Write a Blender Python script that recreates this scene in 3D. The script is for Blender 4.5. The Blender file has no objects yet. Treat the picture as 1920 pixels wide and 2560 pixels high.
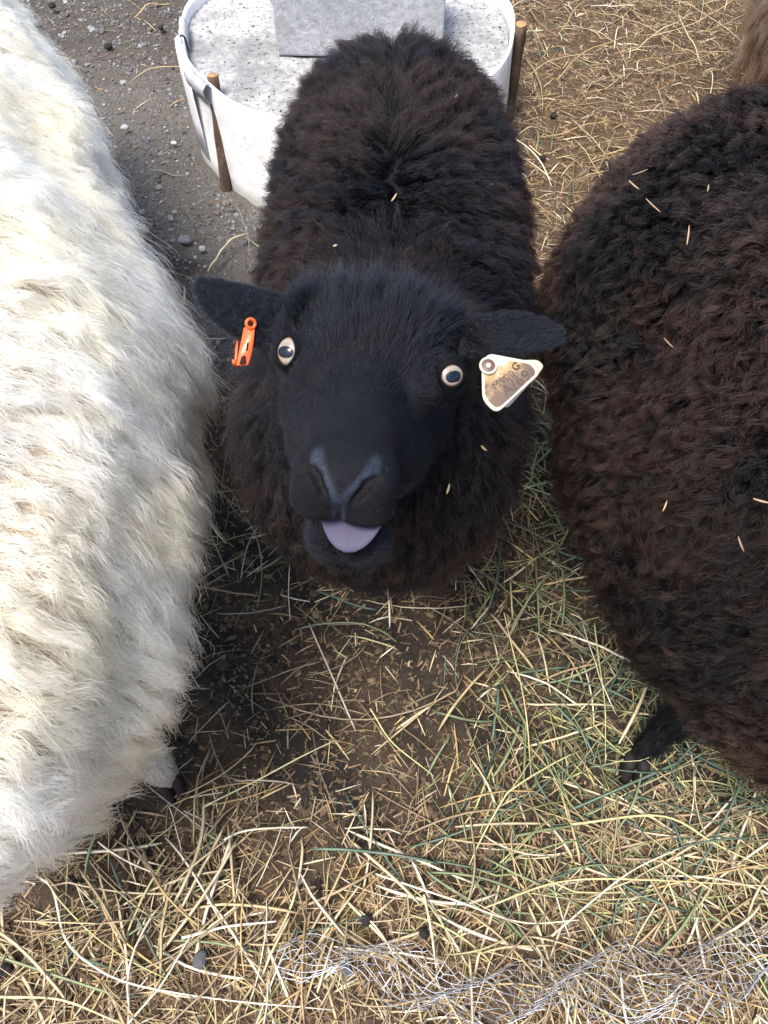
import bpy, math, random
import numpy as np
from mathutils import Vector, Matrix, kdtree
rng = np.random.default_rng(7)
random.seed(7)
SC = bpy.context.scene
COL = SC.collection

# ------------------------------------------------------------------ camera, sky, sun, exposure
CAM_H, PITCH = 1.25, math.radians(60)
cam = bpy.data.cameras.new('camera'); camo = bpy.data.objects.new('camera', cam); COL.objects.link(camo)
camo.location = (0, 0, CAM_H); camo.rotation_euler = (math.radians(90) - PITCH, 0, 0)
cam.sensor_fit = 'HORIZONTAL'; cam.sensor_width = 36; cam.lens = 36 * 1925 / 1920
cam.clip_start = 0.02; cam.clip_end = 500
SC.camera = camo
SUN_EL, SUN_AZ = math.radians(68), math.radians(-135)     # azimuth from +y towards +x
w = bpy.data.worlds.new('World'); SC.world = w; w.use_nodes = True
nt = w.node_tree; nt.nodes.clear()
sky = nt.nodes.new('ShaderNodeTexSky'); sky.sky_type = 'NISHITA'; sky.sun_disc = False
sky.sun_elevation = SUN_EL; sky.sun_rotation = SUN_AZ; sky.dust_density = 3.0; sky.air_density = 1.0
bgn = nt.nodes.new('ShaderNodeBackground'); bgn.inputs[1].default_value = 0.15
wo = nt.nodes.new('ShaderNodeOutputWorld')
nt.links.new(sky.outputs[0], bgn.inputs[0]); nt.links.new(bgn.outputs[0], wo.inputs[0])
sl = bpy.data.lights.new('sun', 'SUN'); sl.energy = 3.1; sl.angle = math.radians(22); sl.color = (1, .95, .87)
so = bpy.data.objects.new('sun', sl); COL.objects.link(so)
sd = Vector((math.sin(SUN_AZ) * math.cos(SUN_EL), math.cos(SUN_AZ) * math.cos(SUN_EL), math.sin(SUN_EL)))
so.rotation_euler = sd.to_track_quat('Z', 'Y').to_euler(); so.location = (0, 0, 5)
SC.view_settings.view_transform = 'Standard'; SC.view_settings.look = 'None'
SC.view_settings.gamma = 1; SC.view_settings.exposure = 1.02
SC.cycles_curves.shape = 'RIBBONS'; SC.cycles_curves.subdivisions = 2
SC.cycles.max_bounces = 10; SC.cycles.transparent_max_bounces = 8

F_ = np.array([0, math.cos(PITCH), -math.sin(PITCH)]); R_ = np.array([1., 0, 0]); U_ = np.array([0, math.sin(PITCH), math.cos(PITCH)])
def dep(u, v, t): return np.array([0, 0, CAM_H]) + t * (F_ + (u - 960) / 1925 * R_ - (v - 1280) / 1925 * U_)
def gp(u, v, z=0.):
    d = F_ + (u - 960) / 1925 * R_ - (v - 1280) / 1925 * U_
    return np.array([0, 0, CAM_H]) + d * (z - CAM_H) / d[2]

# ------------------------------------------------------------------ helpers
def tag(o, label=None, cat=None, group=None, kind=None):
    if label: o['label'] = label
    if cat: o['category'] = cat
    if group: o['group'] = group
    if kind: o['kind'] = kind
    return o
def empty(name, loc, **k):
    o = bpy.data.objects.new(name, None); COL.objects.link(o); o.location = loc; o.empty_display_size = .05
    o.matrix_world = Matrix.Translation(loc); return tag(o, **k)
def parent(o, p):
    if p is not None:
        o.parent = p; o.matrix_parent_inverse = Matrix.Translation(p['_loc'] if '_loc' in p else p.location).inverted()
def mesh_obj(name, V, faces, mat, par=None, smooth=True, cols=None, mats=None):
    V = np.asarray(V, dtype=np.float32)
    me = bpy.data.meshes.new(name)
    if isinstance(faces, np.ndarray):
        k = faces.shape[1]; n = len(faces)
        me.vertices.add(len(V)); me.vertices.foreach_set('co', V.ravel())
        me.loops.add(n * k); me.loops.foreach_set('vertex_index', faces.astype(np.int32).ravel())
        me.polygons.add(n); me.polygons.foreach_set('loop_start', np.arange(0, n * k, k, dtype=np.int32))
        me.update(calc_edges=True); me.validate()
    else:
        me.from_pydata(V.tolist(), [], faces); me.update()
    me.polygons.foreach_set('use_smooth', [smooth] * len(me.polygons))
    if cols is not None:
        for nm, arr in cols.items():
            if arr.ndim == 2:
                a = me.attributes.new(nm, 'FLOAT_COLOR', 'POINT')
                c = np.ones((len(V), 4), np.float32); c[:, :3] = arr; a.data.foreach_set('color', c.ravel())
            else:
                a = me.attributes.new(nm, 'FLOAT', 'POINT'); a.data.foreach_set('value', arr.astype(np.float32))
    me.materials.append(mat)
    o = bpy.data.objects.new(name, me); COL.objects.link(o)
    if par is not None: parent(o, par)
    return o
def N(nt, t, **k):
    n = nt.nodes.new(t)
    for a, b in k.items(): setattr(n, a, b)
    return n
def material(name, build):
    m = bpy.data.materials.new(name); m.use_nodes = True; nt = m.node_tree; nt.nodes.clear()
    out = N(nt, 'ShaderNodeOutputMaterial'); sh = build(nt); nt.links.new(sh, out.inputs[0]); return m
def principled(nt, col=None, rough=.7, **k):
    p = N(nt, 'ShaderNodeBsdfPrincipled')
    if isinstance(col, (tuple, list)): p.inputs['Base Color'].default_value = (*col, 1)
    elif col is not None: nt.links.new(col, p.inputs['Base Color'])
    if isinstance(rough, (int, float)): p.inputs['Roughness'].default_value = rough
    else: nt.links.new(rough, p.inputs['Roughness'])
    for a, b in k.items():
        i = p.inputs[a.replace('_', ' ')]
        if hasattr(b, 'node'): nt.links.new(b, i)
        else: i.default_value = b
    return p
def noise(nt, scale, detail=4, rough=.6, co=None, dist=0):
    n = N(nt, 'ShaderNodeTexNoise'); n.inputs['Scale'].default_value = scale; n.inputs['Detail'].default_value = detail
    n.inputs['Roughness'].default_value = rough; n.inputs['Distortion'].default_value = dist
    if co is None: co = N(nt, 'ShaderNodeTexCoord').outputs['Object']
    nt.links.new(co, n.inputs['Vector']); return n.outputs[0]
def ramp(nt, fac, stops):
    r = N(nt, 'ShaderNodeValToRGB'); nt.links.new(fac, r.inputs[0]); e = r.color_ramp.elements
    while len(e) < len(stops): e.new(.5)
    for el, (p, c) in zip(e, stops): el.position = p; el.color = (*c, 1) if len(c) == 3 else c
    return r.outputs[0]
def mix(nt, fac, a, b, mode='MIX'):
    m = N(nt, 'ShaderNodeMix', data_type='RGBA', blend_type=mode)
    for i, v in ((0, fac), (6, a), (7, b)):
        if hasattr(v, 'node'): nt.links.new(v, m.inputs[i])
        else: m.inputs[i].default_value = v if i == 0 else (*v, 1)
    return m.outputs[2]
def bump(nt, h, dist=.002, s=1.):
    b = N(nt, 'ShaderNodeBump'); b.inputs['Distance'].default_value = dist; b.inputs['Strength'].default_value = s
    nt.links.new(h, b.inputs['Height']); return b.outputs[0]
def attr(nt, nm, out=0): return N(nt, 'ShaderNodeAttribute', attribute_name=nm).outputs[out]
def fbm(P, sc, seed=0):
    """cheap smooth pseudo noise in numpy, about -1..1"""
    r = np.random.default_rng(seed); s = np.zeros(len(P))
    for k in range(7):
        d = r.normal(size=3); d /= np.linalg.norm(d)
        s += np.sin(P @ d * sc * (1 + .35 * k) + r.uniform(0, 6.28) + 1.3 * np.sin(P @ r.normal(size=3) * sc * .6 + r.uniform(0, 6)))
    return s / 3.2
def sstep(a, b, x):
    t = np.clip((x - a) / (b - a), 0, 1); return t * t * (3 - 2 * t)

# ------------------------------------------------------------------ implicit surfaces
def smin(a, b, k):
    h = np.clip(.5 + .5 * (b - a) / k, 0, 1); return b + (a - b) * h - k * h * (1 - h)
def smax(a, b, k): return -smin(-a, -b, k)
def s_ell(P, c, r):
    r = np.asarray(r, np.float32); q = (P - np.asarray(c, np.float32)) / r; l = np.sqrt((q ** 2).sum(-1)) + 1e-9
    g = np.sqrt(((q / r) ** 2).sum(-1)) + 1e-9
    return l * (l - 1) / g
def s_cap(P, a, b, ra, rb):
    a = np.asarray(a, np.float32); b = np.asarray(b, np.float32); d = b - a
    t = np.clip(((P - a) @ d) / (d @ d), 0, 1); q = P - a - t[..., None] * d
    return np.sqrt((q ** 2).sum(-1)) - (ra + (rb - ra) * t)
def surface_nets(ax, ay, az, f):
    s = f < 0
    nx, ny, nz = f.shape
    cs = np.zeros((nx - 1, ny - 1, nz - 1), np.uint8)
    for i in (0, 1):
        for j in (0, 1):
            for k in (0, 1): cs += s[i:nx - 1 + i, j:ny - 1 + j, k:nz - 1 + k]
    act = (cs > 0) & (cs < 8)
    I, J, K = np.nonzero(act); idx = -np.ones(cs.shape, np.int64); idx[I, J, K] = np.arange(len(I))
    acc = np.zeros((len(I), 3)); cnt = np.zeros(len(I))
    crn = [(i, j, k) for i in (0, 1) for j in (0, 1) for k in (0, 1)]
    for a in crn:
        for d in range(3):
            if a[d] == 1: continue
            b = list(a); b[d] = 1
            fa = f[I + a[0], J + a[1], K + a[2]]; fb = f[I + b[0], J + b[1], K + b[2]]
            m = (fa < 0) != (fb < 0); t = np.where(m, fa / np.where(m, fa - fb, 1), 0)
            pa = np.stack([ax[I + a[0]], ay[J + a[1]], az[K + a[2]]], 1); pb = np.stack([ax[I + b[0]], ay[J + b[1]], az[K + b[2]]], 1)
            acc += np.where(m[:, None], pa + (pb - pa) * t[:, None], 0); cnt += m
    V = acc / cnt[:, None]; Fs = []
    for d in range(3):
        o1, o2 = [(1, 2), (2, 0), (0, 1)][d]
        sa = [slice(None)] * 3; sb = [slice(None)] * 3; sa[d] = slice(0, -1); sb[d] = slice(1, None)
        c = s[tuple(sa)] != s[tuple(sb)]; e = np.array(np.nonzero(c)).T
        ok = (e[:, o1] > 0) & (e[:, o2] > 0) & (e[:, o1] < f.shape[o1] - 1) & (e[:, o2] < f.shape[o2] - 1); e = e[ok]
        flip = s[e[:, 0], e[:, 1], e[:, 2]]
        q = []
        for (p1, p2) in ((-1, -1), (0, -1), (0, 0), (-1, 0)):
            g = e.copy(); g[:, o1] += p1; g[:, o2] += p2; q.append(idx[g[:, 0], g[:, 1], g[:, 2]])
        q = np.stack(q, 1); q[~flip] = q[~flip][:, ::-1]; Fs.append(q)
    return V, np.concatenate(Fs)
def vnormals(V, Q):
    n = np.cross(V[Q[:, 2]] - V[Q[:, 0]], V[Q[:, 3]] - V[Q[:, 1]]); vn = np.zeros_like(V)
    for k in range(4): np.add.at(vn, Q[:, k], n)
    return vn / (np.linalg.norm(vn, axis=1, keepdims=True) + 1e-12)
def grid(ax, ay, az):
    return np.stack(np.meshgrid(ax.astype(np.float32), ay.astype(np.float32), az.astype(np.float32), indexing='ij'), -1)
def chain(P, pts, zs=1., k=.05, n=4):
    """smooth union of squashed spheres along a polyline of (x, y, z, r)"""
    f = None
    for a, b in zip(pts[:-1], pts[1:]):
        for i in range(n + (b is pts[-1])):
            c = np.array(a) + (np.array(b) - np.array(a)) * i / n
            e = s_ell(P, c[:3], (c[3], c[3], c[3] * zs)); f = e if f is None else smin(f, e, k)
    return f

# ------------------------------------------------------------------ fur made of hair curves
def norm(a): return a / (np.linalg.norm(a, axis=-1, keepdims=True) + 1e-9)
def scatter(V, Q, n, wf):
    T = np.concatenate([Q[:, [0, 1, 2]], Q[:, [0, 2, 3]]]); A, B, C = V[T[:, 0]], V[T[:, 1]], V[T[:, 2]]
    ar = np.linalg.norm(np.cross(B - A, C - A), axis=1) / 2; VN = vnormals(V, Q)
    w = ar * wf((A + B + C) / 3, norm(VN[T[:, 0]] + VN[T[:, 1]] + VN[T[:, 2]])); p = w / w.sum()
    t = rng.choice(len(T), n, p=p); r1 = np.sqrt(rng.random(n)); r2 = rng.random(n)
    a, b, c = (1 - r1)[:, None], (r1 * (1 - r2))[:, None], (r1 * r2)[:, None]
    return a * A[t] + b * B[t] + c * C[t], norm(a * VN[T[t, 0]] + b * VN[T[t, 1]] + c * VN[T[t, 2]])
def curves_obj(name, P, rad, mat, par, tint):
    S, n, _ = P.shape
    hc = bpy.data.hair_curves.new(name); hc.add_curves([n] * S)
    hc.position_data.foreach_set('vector', P.astype(np.float32).ravel())
    a = hc.attributes.get('radius') or hc.attributes.new('radius', 'FLOAT', 'POINT'); a.data.foreach_set('value', rad.astype(np.float32).ravel())
    a = hc.attributes.new('tint', 'FLOAT', 'CURVE'); a.data.foreach_set('value', tint.astype(np.float32))
    hc.materials.append(mat)
    o = bpy.data.objects.new(name, hc); COL.objects.link(o)
    if par is not None: parent(o, par)
    return o
def fur(name, V, Q, par, mat, nclump, nstrand, weight, params, npts=9, lseed=1):
    """params(P, N) -> dict of arrays: L, comb(3), a0, a1, clump, curl, freq, rad, spread"""
    CP, CN = scatter(V, Q, nclump, weight); SP, SN = scatter(V, Q, nstrand, weight)
    kd = kdtree.KDTree(nclump)
    for i, p in enumerate(CP): kd.insert(p, i)
    kd.balance(); ci = np.array([kd.find(p)[1] for p in SP])
    def prep(P, Nn):
        q = params(P, Nn); c = q['comb']; c = c - (c * Nn).sum(1, keepdims=True) * Nn; return q, norm(c)
    qc, dc = prep(CP, CN); qs, ds = prep(SP, SN)
    cr = np.random.default_rng(lseed)
    ang = cr.normal(0, 1, nclump) * qc['messy']; bc = np.cross(CN, dc); dc = norm(dc * np.cos(ang)[:, None] + bc * np.sin(ang)[:, None]); bc = np.cross(CN, dc)
    Lc = qc['L'] * cr.uniform(.75, 1.2, nclump); ph = cr.uniform(0, 6.28, nclump); fr = cr.uniform(.75, 1.3, nclump)
    cl_lift = cr.normal(0, .18, nclump)
    t = np.linspace(0, 1, npts); dt = t[1]
    def path(P, Nn, D, L, a0, a1):
        a = a0[:, None] + (a1 - a0)[:, None] * (t ** .7)[None]
        step = (np.cos(a)[..., None] * D[:, None] + np.sin(a)[..., None] * Nn[:, None]) * (L * dt)[:, None, None]
        p = np.cumsum(step, 1) - step[:, :1]; return P[:, None] + p
    cp = path(CP, CN, dc, Lc, qc['a0'] + cl_lift, qc['a1'] + cl_lift * .6)
    wave = t[None] * 6.283 * (qc['freq'] * fr)[:, None] + ph[:, None]
    amp = (qc['curl'])[:, None] * (t ** .6)[None]
    cp = cp + amp[..., None] * (np.cos(wave)[..., None] * bc[:, None] + .7 * np.sin(wave)[..., None] * CN[:, None])
    cp[..., 2] -= (qc['drop'])[:, None] * (t ** 2)[None]
    Ls = Lc[ci] * rng.uniform(.7, 1.12, nstrand)
    mixd = norm(ds * .35 + dc[ci] * .65 + rng.normal(0, .12, (nstrand, 3)))
    sp = path(SP - SN * .002, SN, mixd, Ls, qs['a0'] + rng.normal(0, .15, nstrand), qs['a1'] + rng.normal(0, .15, nstrand))
    sp[..., 2] -= (qs['drop'])[:, None] * (t ** 2)[None]
    sw = rng.uniform(.5, 1.8, nstrand)
    k = (qs['clump'] * rng.uniform(.7, 1, nstrand))[:, None] * (t ** .8)[None]
    # position along own clump, keeping a residual offset so that locks have body
    off = sp[:, :1] - cp[ci][:, :1]
    tgt = cp[ci] + off * qs['spread'][:, None, None]
    P = sp + (tgt - sp) * k[..., None]
    bs = np.cross(SN, mixd); w2 = t[None] * 6.283 * (qs['freq'] * sw)[:, None] + rng.uniform(0, 6.28, nstrand)[:, None]
    a2 = (qs['frizz'] * rng.uniform(.3, 1.6, nstrand))[:, None] * (t)[None]
    P = P + a2[..., None] * (np.cos(w2)[..., None] * bs[:, None] + np.sin(w2 * .8)[..., None] * SN[:, None])
    rad = qs['rad'][:, None] * np.clip(1.05 - t[None] ** 2.2 * .8, .1, 1) * rng.uniform(.7, 1.3, nstrand)[:, None]
    tint = np.clip(.5 + cr.normal(0, .2, nclump)[ci] + rng.normal(0, .12, nstrand), 0, 1)
    return curves_obj(name, P, rad, mat, par, tint)

def fur_mat(name, root, tip, alt, rough=.35, rad=.5, pos=(.35, .95), spec=None, scale=6, ior=1.5):
    def b(nt):
        hi = N(nt, 'ShaderNodeHairInfo')
        r = ramp(nt, hi.outputs['Intercept'], [(pos[0], root), (pos[1], tip)])
        n = noise(nt, scale, 2); nr = ramp(nt, n, [(.42, (0, 0, 0)), (.6, (1, 1, 1))])
        r2 = ramp(nt, hi.outputs['Intercept'], [(pos[0] * .7, root), (pos[1], alt)])
        tt = N(nt, 'ShaderNodeMath', operation='MULTIPLY_ADD'); nt.links.new(attr(nt, 'tint', 2), tt.inputs[0]); tt.inputs[1].default_value = 1.4; tt.inputs[2].default_value = -.7
        ad = N(nt, 'ShaderNodeMath', operation='ADD', use_clamp=True); nt.links.new(nr, ad.inputs[0]); nt.links.new(tt.outputs[0], ad.inputs[1])
        c = mix(nt, ad.outputs[0], r, r2)
        h = N(nt, 'ShaderNodeBsdfHairPrincipled'); h.model = 'CHIANG'; h.parametrization = 'COLOR'
        nt.links.new(c, h.inputs['Color']); h.inputs['Roughness'].default_value = rough; h.inputs['Radial Roughness'].default_value = rad
        h.inputs['Random Roughness'].default_value = .2; h.inputs['IOR'].default_value = ior
        return h.outputs[0]
    return material(name, b)
def plain(name, col, rough=.6, **k):
    if max(col) < .06 and rough > .7: k['Specular_IOR_Level'] = .08
    def b(nt):
        n = noise(nt, 90, 3); c = mix(nt, n, tuple(x * .72 for x in col), tuple(min(1, x * 1.2) for x in col))
        return principled(nt, c, rough, Normal=bump(nt, n, .0006), **k).outputs[0]
    return material(name, b)

M_blackskin = plain('dark skin', (.012, .011, .013), .8)
M_black = fur_mat('black fleece', (.0010, .0010, .0014), (.0040, .0037, .0056), (.0180, .0090, .0070), .38, .6, (.45, .98), scale=5, ior=1.28)
M_face = fur_mat('black face hair', (.0006, .0009, .0018), (.0030, .0042, .0086), (.0034, .0040, .0076), .33, .55, (.1, 1.), scale=10, ior=1.31)
M_brown = fur_mat('brown black fleece', (.0010, .0009, .0009), (.0040, .0027, .0027), (.044, .021, .0155), .40, .6, (.5, .98), scale=5, ior=1.30)
M_tan = fur_mat('tan fleece', (.008, .004, .002), (.085, .042, .020), (.14, .078, .040), .4, .6, (.1, .9), scale=8)
M_tanskin = plain('brown skin', (.02, .011, .007), .8)
M_white = fur_mat('cream white fleece', (.66, .51, .34), (.94, .85, .70), (.80, .60, .37), .42, .7, (.2, .8), scale=7)
M_whiteskin = plain('cream skin', (.34, .27, .20), .8)
M_hoof = plain('horn hoof', (.014, .012, .012), .7, Specular_IOR_Level=.2)
M_greyhoof = plain('grey brown hoof', (.035, .026, .022), .75, Specular_IOR_Level=.2)

# ------------------------------------------------------------------ ground regions (world coordinates)
def P3(x, y): return np.stack([x, y, 0 * x], -1)
def gravelness(x, y):
    n = fbm(P3(x, y), 9, 3) * .07 + fbm(P3(x, y), 30, 4) * .03
    return sstep(.98, 1.22, y + .35 * np.clip(-x - .2, 0, 1) + n) * (1 - sstep(.05, .22, x + n))
def ground_h(x, y):
    P = P3(x, y); return .010 * fbm(P, 8, 11) + .0045 * fbm(P, 28, 12) + .0018 * fbm(P, 90, 13) - .012
def build_ground():
    xs = np.concatenate([[-60, -20, -6, -3], np.linspace(-1.6, 1.6, 400), [3, 6, 20, 60]]); ys = np.concatenate([[-60, -20, -5, -1], np.linspace(-.35, 3.0, 430), [4, 8, 20, 60]])
    X, Y = np.meshgrid(xs, ys, indexing='ij'); x, y = X.ravel(), Y.ravel()
    z = np.where((abs(x) < 1.7) & (y > -.4) & (y < 3.1), ground_h(x, y), -.012)
    P = P3(x, y); nx, ny = len(xs), len(ys); i = np.arange(nx * ny).reshape(nx, ny)
    Q = np.stack([i[:-1, :-1], i[1:, :-1], i[1:, 1:], i[:-1, 1:]], -1).reshape(-1, 4)
    dark_dirt = sstep(-.02, .24, y + .08 * fbm(P, 14, 21)) * (1 - sstep(.8, 1.15, y)) * (.7 + .4 * fbm(P, 18, 22))  # darker dirt colour across the middle of the yard
    wet_dark = sstep(.11, .03, np.hypot(x + .50, (y - 1.36) * .8) + .03 * fbm(P, 30, 61)) * .8 + .55 * sstep(1.9, 2.4, y + .1 * fbm(P, 9, 62)) * sstep(-.4, -.6, x)  # wet black patch, plus darker ground at the far left
    c = {'gravel': gravelness(x, y) * (1 - np.clip(wet_dark, 0, 1)), 'dark_dirt': np.clip(np.maximum(dark_dirt, wet_dark), 0, 1)}
    def b(nt):
        co = N(nt, 'ShaderNodeTexCoord').outputs['Object']
        n1, n2, n3 = noise(nt, 22, 6, .7, co), noise(nt, 160, 5, .75, co), noise(nt, 600, 3, .7, co)
        dirt = ramp(nt, n2, [(.30, (.03, .019, .011)), (.5, (.095, .06, .034)), (.68, (.22, .15, .085))])
        dirt = mix(nt, ramp(nt, n1, [(.35, (0, 0, 0)), (.65, (.6, .6, .6))]), dirt, (.14, .085, .045))
        dark_dirt = ramp(nt, n2, [(.35, (.007, .0055, .0045)), (.58, (.020, .015, .011)), (.78, (.065, .047, .031))])
        gr = ramp(nt, n2, [(.32, (.045, .042, .038)), (.5, (.135, .125, .115)), (.7, (.29, .28, .27))])
        gr = mix(nt, ramp(nt, n1, [(.42, (0, 0, 0)), (.62, (.8, .8, .8))]), gr, (.15, .128, .105))
        c = mix(nt, attr(nt, 'dark_dirt', 2), dirt, dark_dirt); c = mix(nt, attr(nt, 'gravel', 2), c, gr)
        hsum = N(nt, 'ShaderNodeMath', operation='ADD'); nt.links.new(n2, hsum.inputs[0]); nt.links.new(n3, hsum.inputs[1])
        return principled(nt, c, .95, Normal=bump(nt, hsum.outputs[0], .007, .9)).outputs[0]
    tag(mesh_obj('ground', np.stack([x, y, z], 1), Q, material('barnyard dirt', b), cols=c), kind='structure')
build_ground()

def M_attr(name, rough=.6, spec=.4, trans=0.):
    def b(nt):
        n = noise(nt, 260, 2); c = mix(nt, n, (.62, .60, .58), (1.2, 1.2, 1.2)); c = mix(nt, 1., attr(nt, 'col'), c, 'MULTIPLY')
        p = principled(nt, c, rough, Specular_IOR_Level=spec)
        return p.outputs[0]
    return material(name, b)
M_straw = M_attr('dry hay', .5, .45); M_stone = M_attr('crushed stone', .85, .3); M_chaff = M_attr('chaff', .8, .2)

def straws(x, y, ang, L, wd, cols, seg=6, z0=0., zr=.01, curv=1., thick=.4, ends=True, wob=.0):
    """flat grass stems as thin boxes following bent paths on the ground; returns V, Q, C"""
    n = len(x); t = np.linspace(0, 1, seg + 1)
    cv = rng.normal(0, curv, n) / np.maximum(L, .02) * .42 * np.clip(L / .14, .05, 1)
    kink = rng.normal(0, .22 * min(curv, 1), n)[:, None] * (t[None] > rng.random((n, 1)))
    h = ang[:, None] + cv[:, None] * L[:, None] * t[None] * 1.6 + kink
    st = (L / seg)[:, None]; dx, dy = np.cos(h) * st, np.sin(h) * st
    px = x[:, None] + np.cumsum(dx, 1) - dx - (L * .5 * np.cos(ang))[:, None]; py = y[:, None] + np.cumsum(dy, 1) - dy - (L * .5 * np.sin(ang))[:, None]
    za, zb, zm = rng.random((3, n)) * zr * np.clip(L / .12, .12, 1)
    zz = za[:, None] * (1 - t) + zb[:, None] * t + (zm * .8)[:, None] * np.sin(t * 3.14) + z0
    zz = zz + np.maximum(ground_h(px.ravel(), py.ravel()).reshape(px.shape), -.03) + .001
    roll = rng.normal(0, .5, n)[:, None] + rng.normal(0, .3, (n, 1)) * t
    sx, sy = -np.sin(h), np.cos(h)
    taper = np.ones(seg + 1) if not ends else np.concatenate([[.6], np.ones(seg - 1), [.35]]) if seg > 1 else np.array([1., .8])
    hw = (wd / 2)[:, None] * taper[None]; ht = hw * thick
    W = np.stack([sx * np.cos(roll), sy * np.cos(roll), np.sin(roll) * np.ones_like(sx)], -1); Hh = np.stack([-sx * np.sin(roll), -sy * np.sin(roll), np.cos(roll) * np.ones_like(sx)], -1)
    C = np.stack([px, py, zz], -1)
    ring = np.stack([C - W * hw[..., None], C + Hh * ht[..., None], C + W * hw[..., None], C - Hh * ht[..., None]], 2)
    V = ring.reshape(-1, 3); m = seg + 1
    base = (np.arange(n) * m * 4)[:, None, None] + (np.arange(seg) * 4)[None, :, None]
    q = []
    for k in range(4): q.append(np.stack([base[..., 0] + k, base[..., 0] + (k + 1) % 4, base[..., 0] + 4 + (k + 1) % 4, base[..., 0] + 4 + k], -1))
    Q = np.concatenate([a.reshape(-1, 4) for a in q]); b0 = np.arange(n) * m * 4
    caps = np.concatenate([np.stack([b0 + 3, b0 + 2, b0 + 1, b0], 1), np.stack([b0 + k + seg * 4 for k in range(4)], 1)])
    return V, np.concatenate([Q, caps]), np.repeat(np.clip(np.repeat(cols, m, 0) * rng.uniform(.74, 1.14, (n * m, 1)), 0, .9), 4, 0)
def join(parts):
    V, Q, C, o = [], [], [], 0
    for v, q, c in parts: V.append(v); Q.append(q + o); C.append(c); o += len(v)
    return np.concatenate(V), np.concatenate(Q), np.concatenate(C)
PAL_DRY = np.array([(.44, .34, .19), (.56, .47, .30), (.33, .245, .145), (.66, .59, .45), (.44, .31, .14), (.22, .155, .095), (.26, .19, .12)])
PAL_GREEN = np.array([(.33, .35, .15), (.44, .43, .20), (.19, .23, .12), (.09, .14, .10), (.48, .45, .23), (.24, .27, .12)])
PAL_CHAFF = np.array([(.22, .150, .090), (.31, .225, .14), (.15, .098, .06), (.40, .31, .205), (.095, .064, .042), (.28, .18, .10)])
PAL_DARK = np.array([(.06, .042, .027), (.10, .070, .042), (.16, .115, .068), (.045, .033, .022), (.24, .175, .105), (.12, .12, .06)])
def pick(pal, n, var=.15):
    return np.clip(pal[rng.integers(0, len(pal), n)] * rng.uniform(1 - var, 1 + var, (n, 1)), 0, .9)
def region(n, x0, x1, y0, y1, dens):
    out = np.zeros((0, 2))
    while len(out) < n:
        p = rng.random((n * 2, 2)) * [x1 - x0, y1 - y0] + [x0, y0]
        out = np.concatenate([out, p[rng.random(len(p)) < dens(p[:, 0], p[:, 1])]])
    return out[:n, 0], out[:n, 1]
def near(x, y): return 1 - sstep(.02, .29, y + .07 * fbm(P3(x, y), 12, 21) - .10 * sstep(.1, .5, x))   # the thick straw at the fence foot
def greenzone(x, y): return sstep(.0, .22, x - .1 * np.clip(y - .5, -1, 1) + .08 * fbm(P3(x, y), 10, 31)) * (1 - sstep(.86, 1.1, y)) * sstep(-.02, .12, y) * (1 - .75 * np.exp(-((x - .10) ** 2 + (y - .30) ** 2 * .8) / .012)) * (.45 + .55 * sstep(-.5, .3, fbm(P3(x, y), 17, 34)))
def ring_clear(x, y): return ((x + .09) ** 2 + (y - 1.95) ** 2) > .43 ** 2
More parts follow.
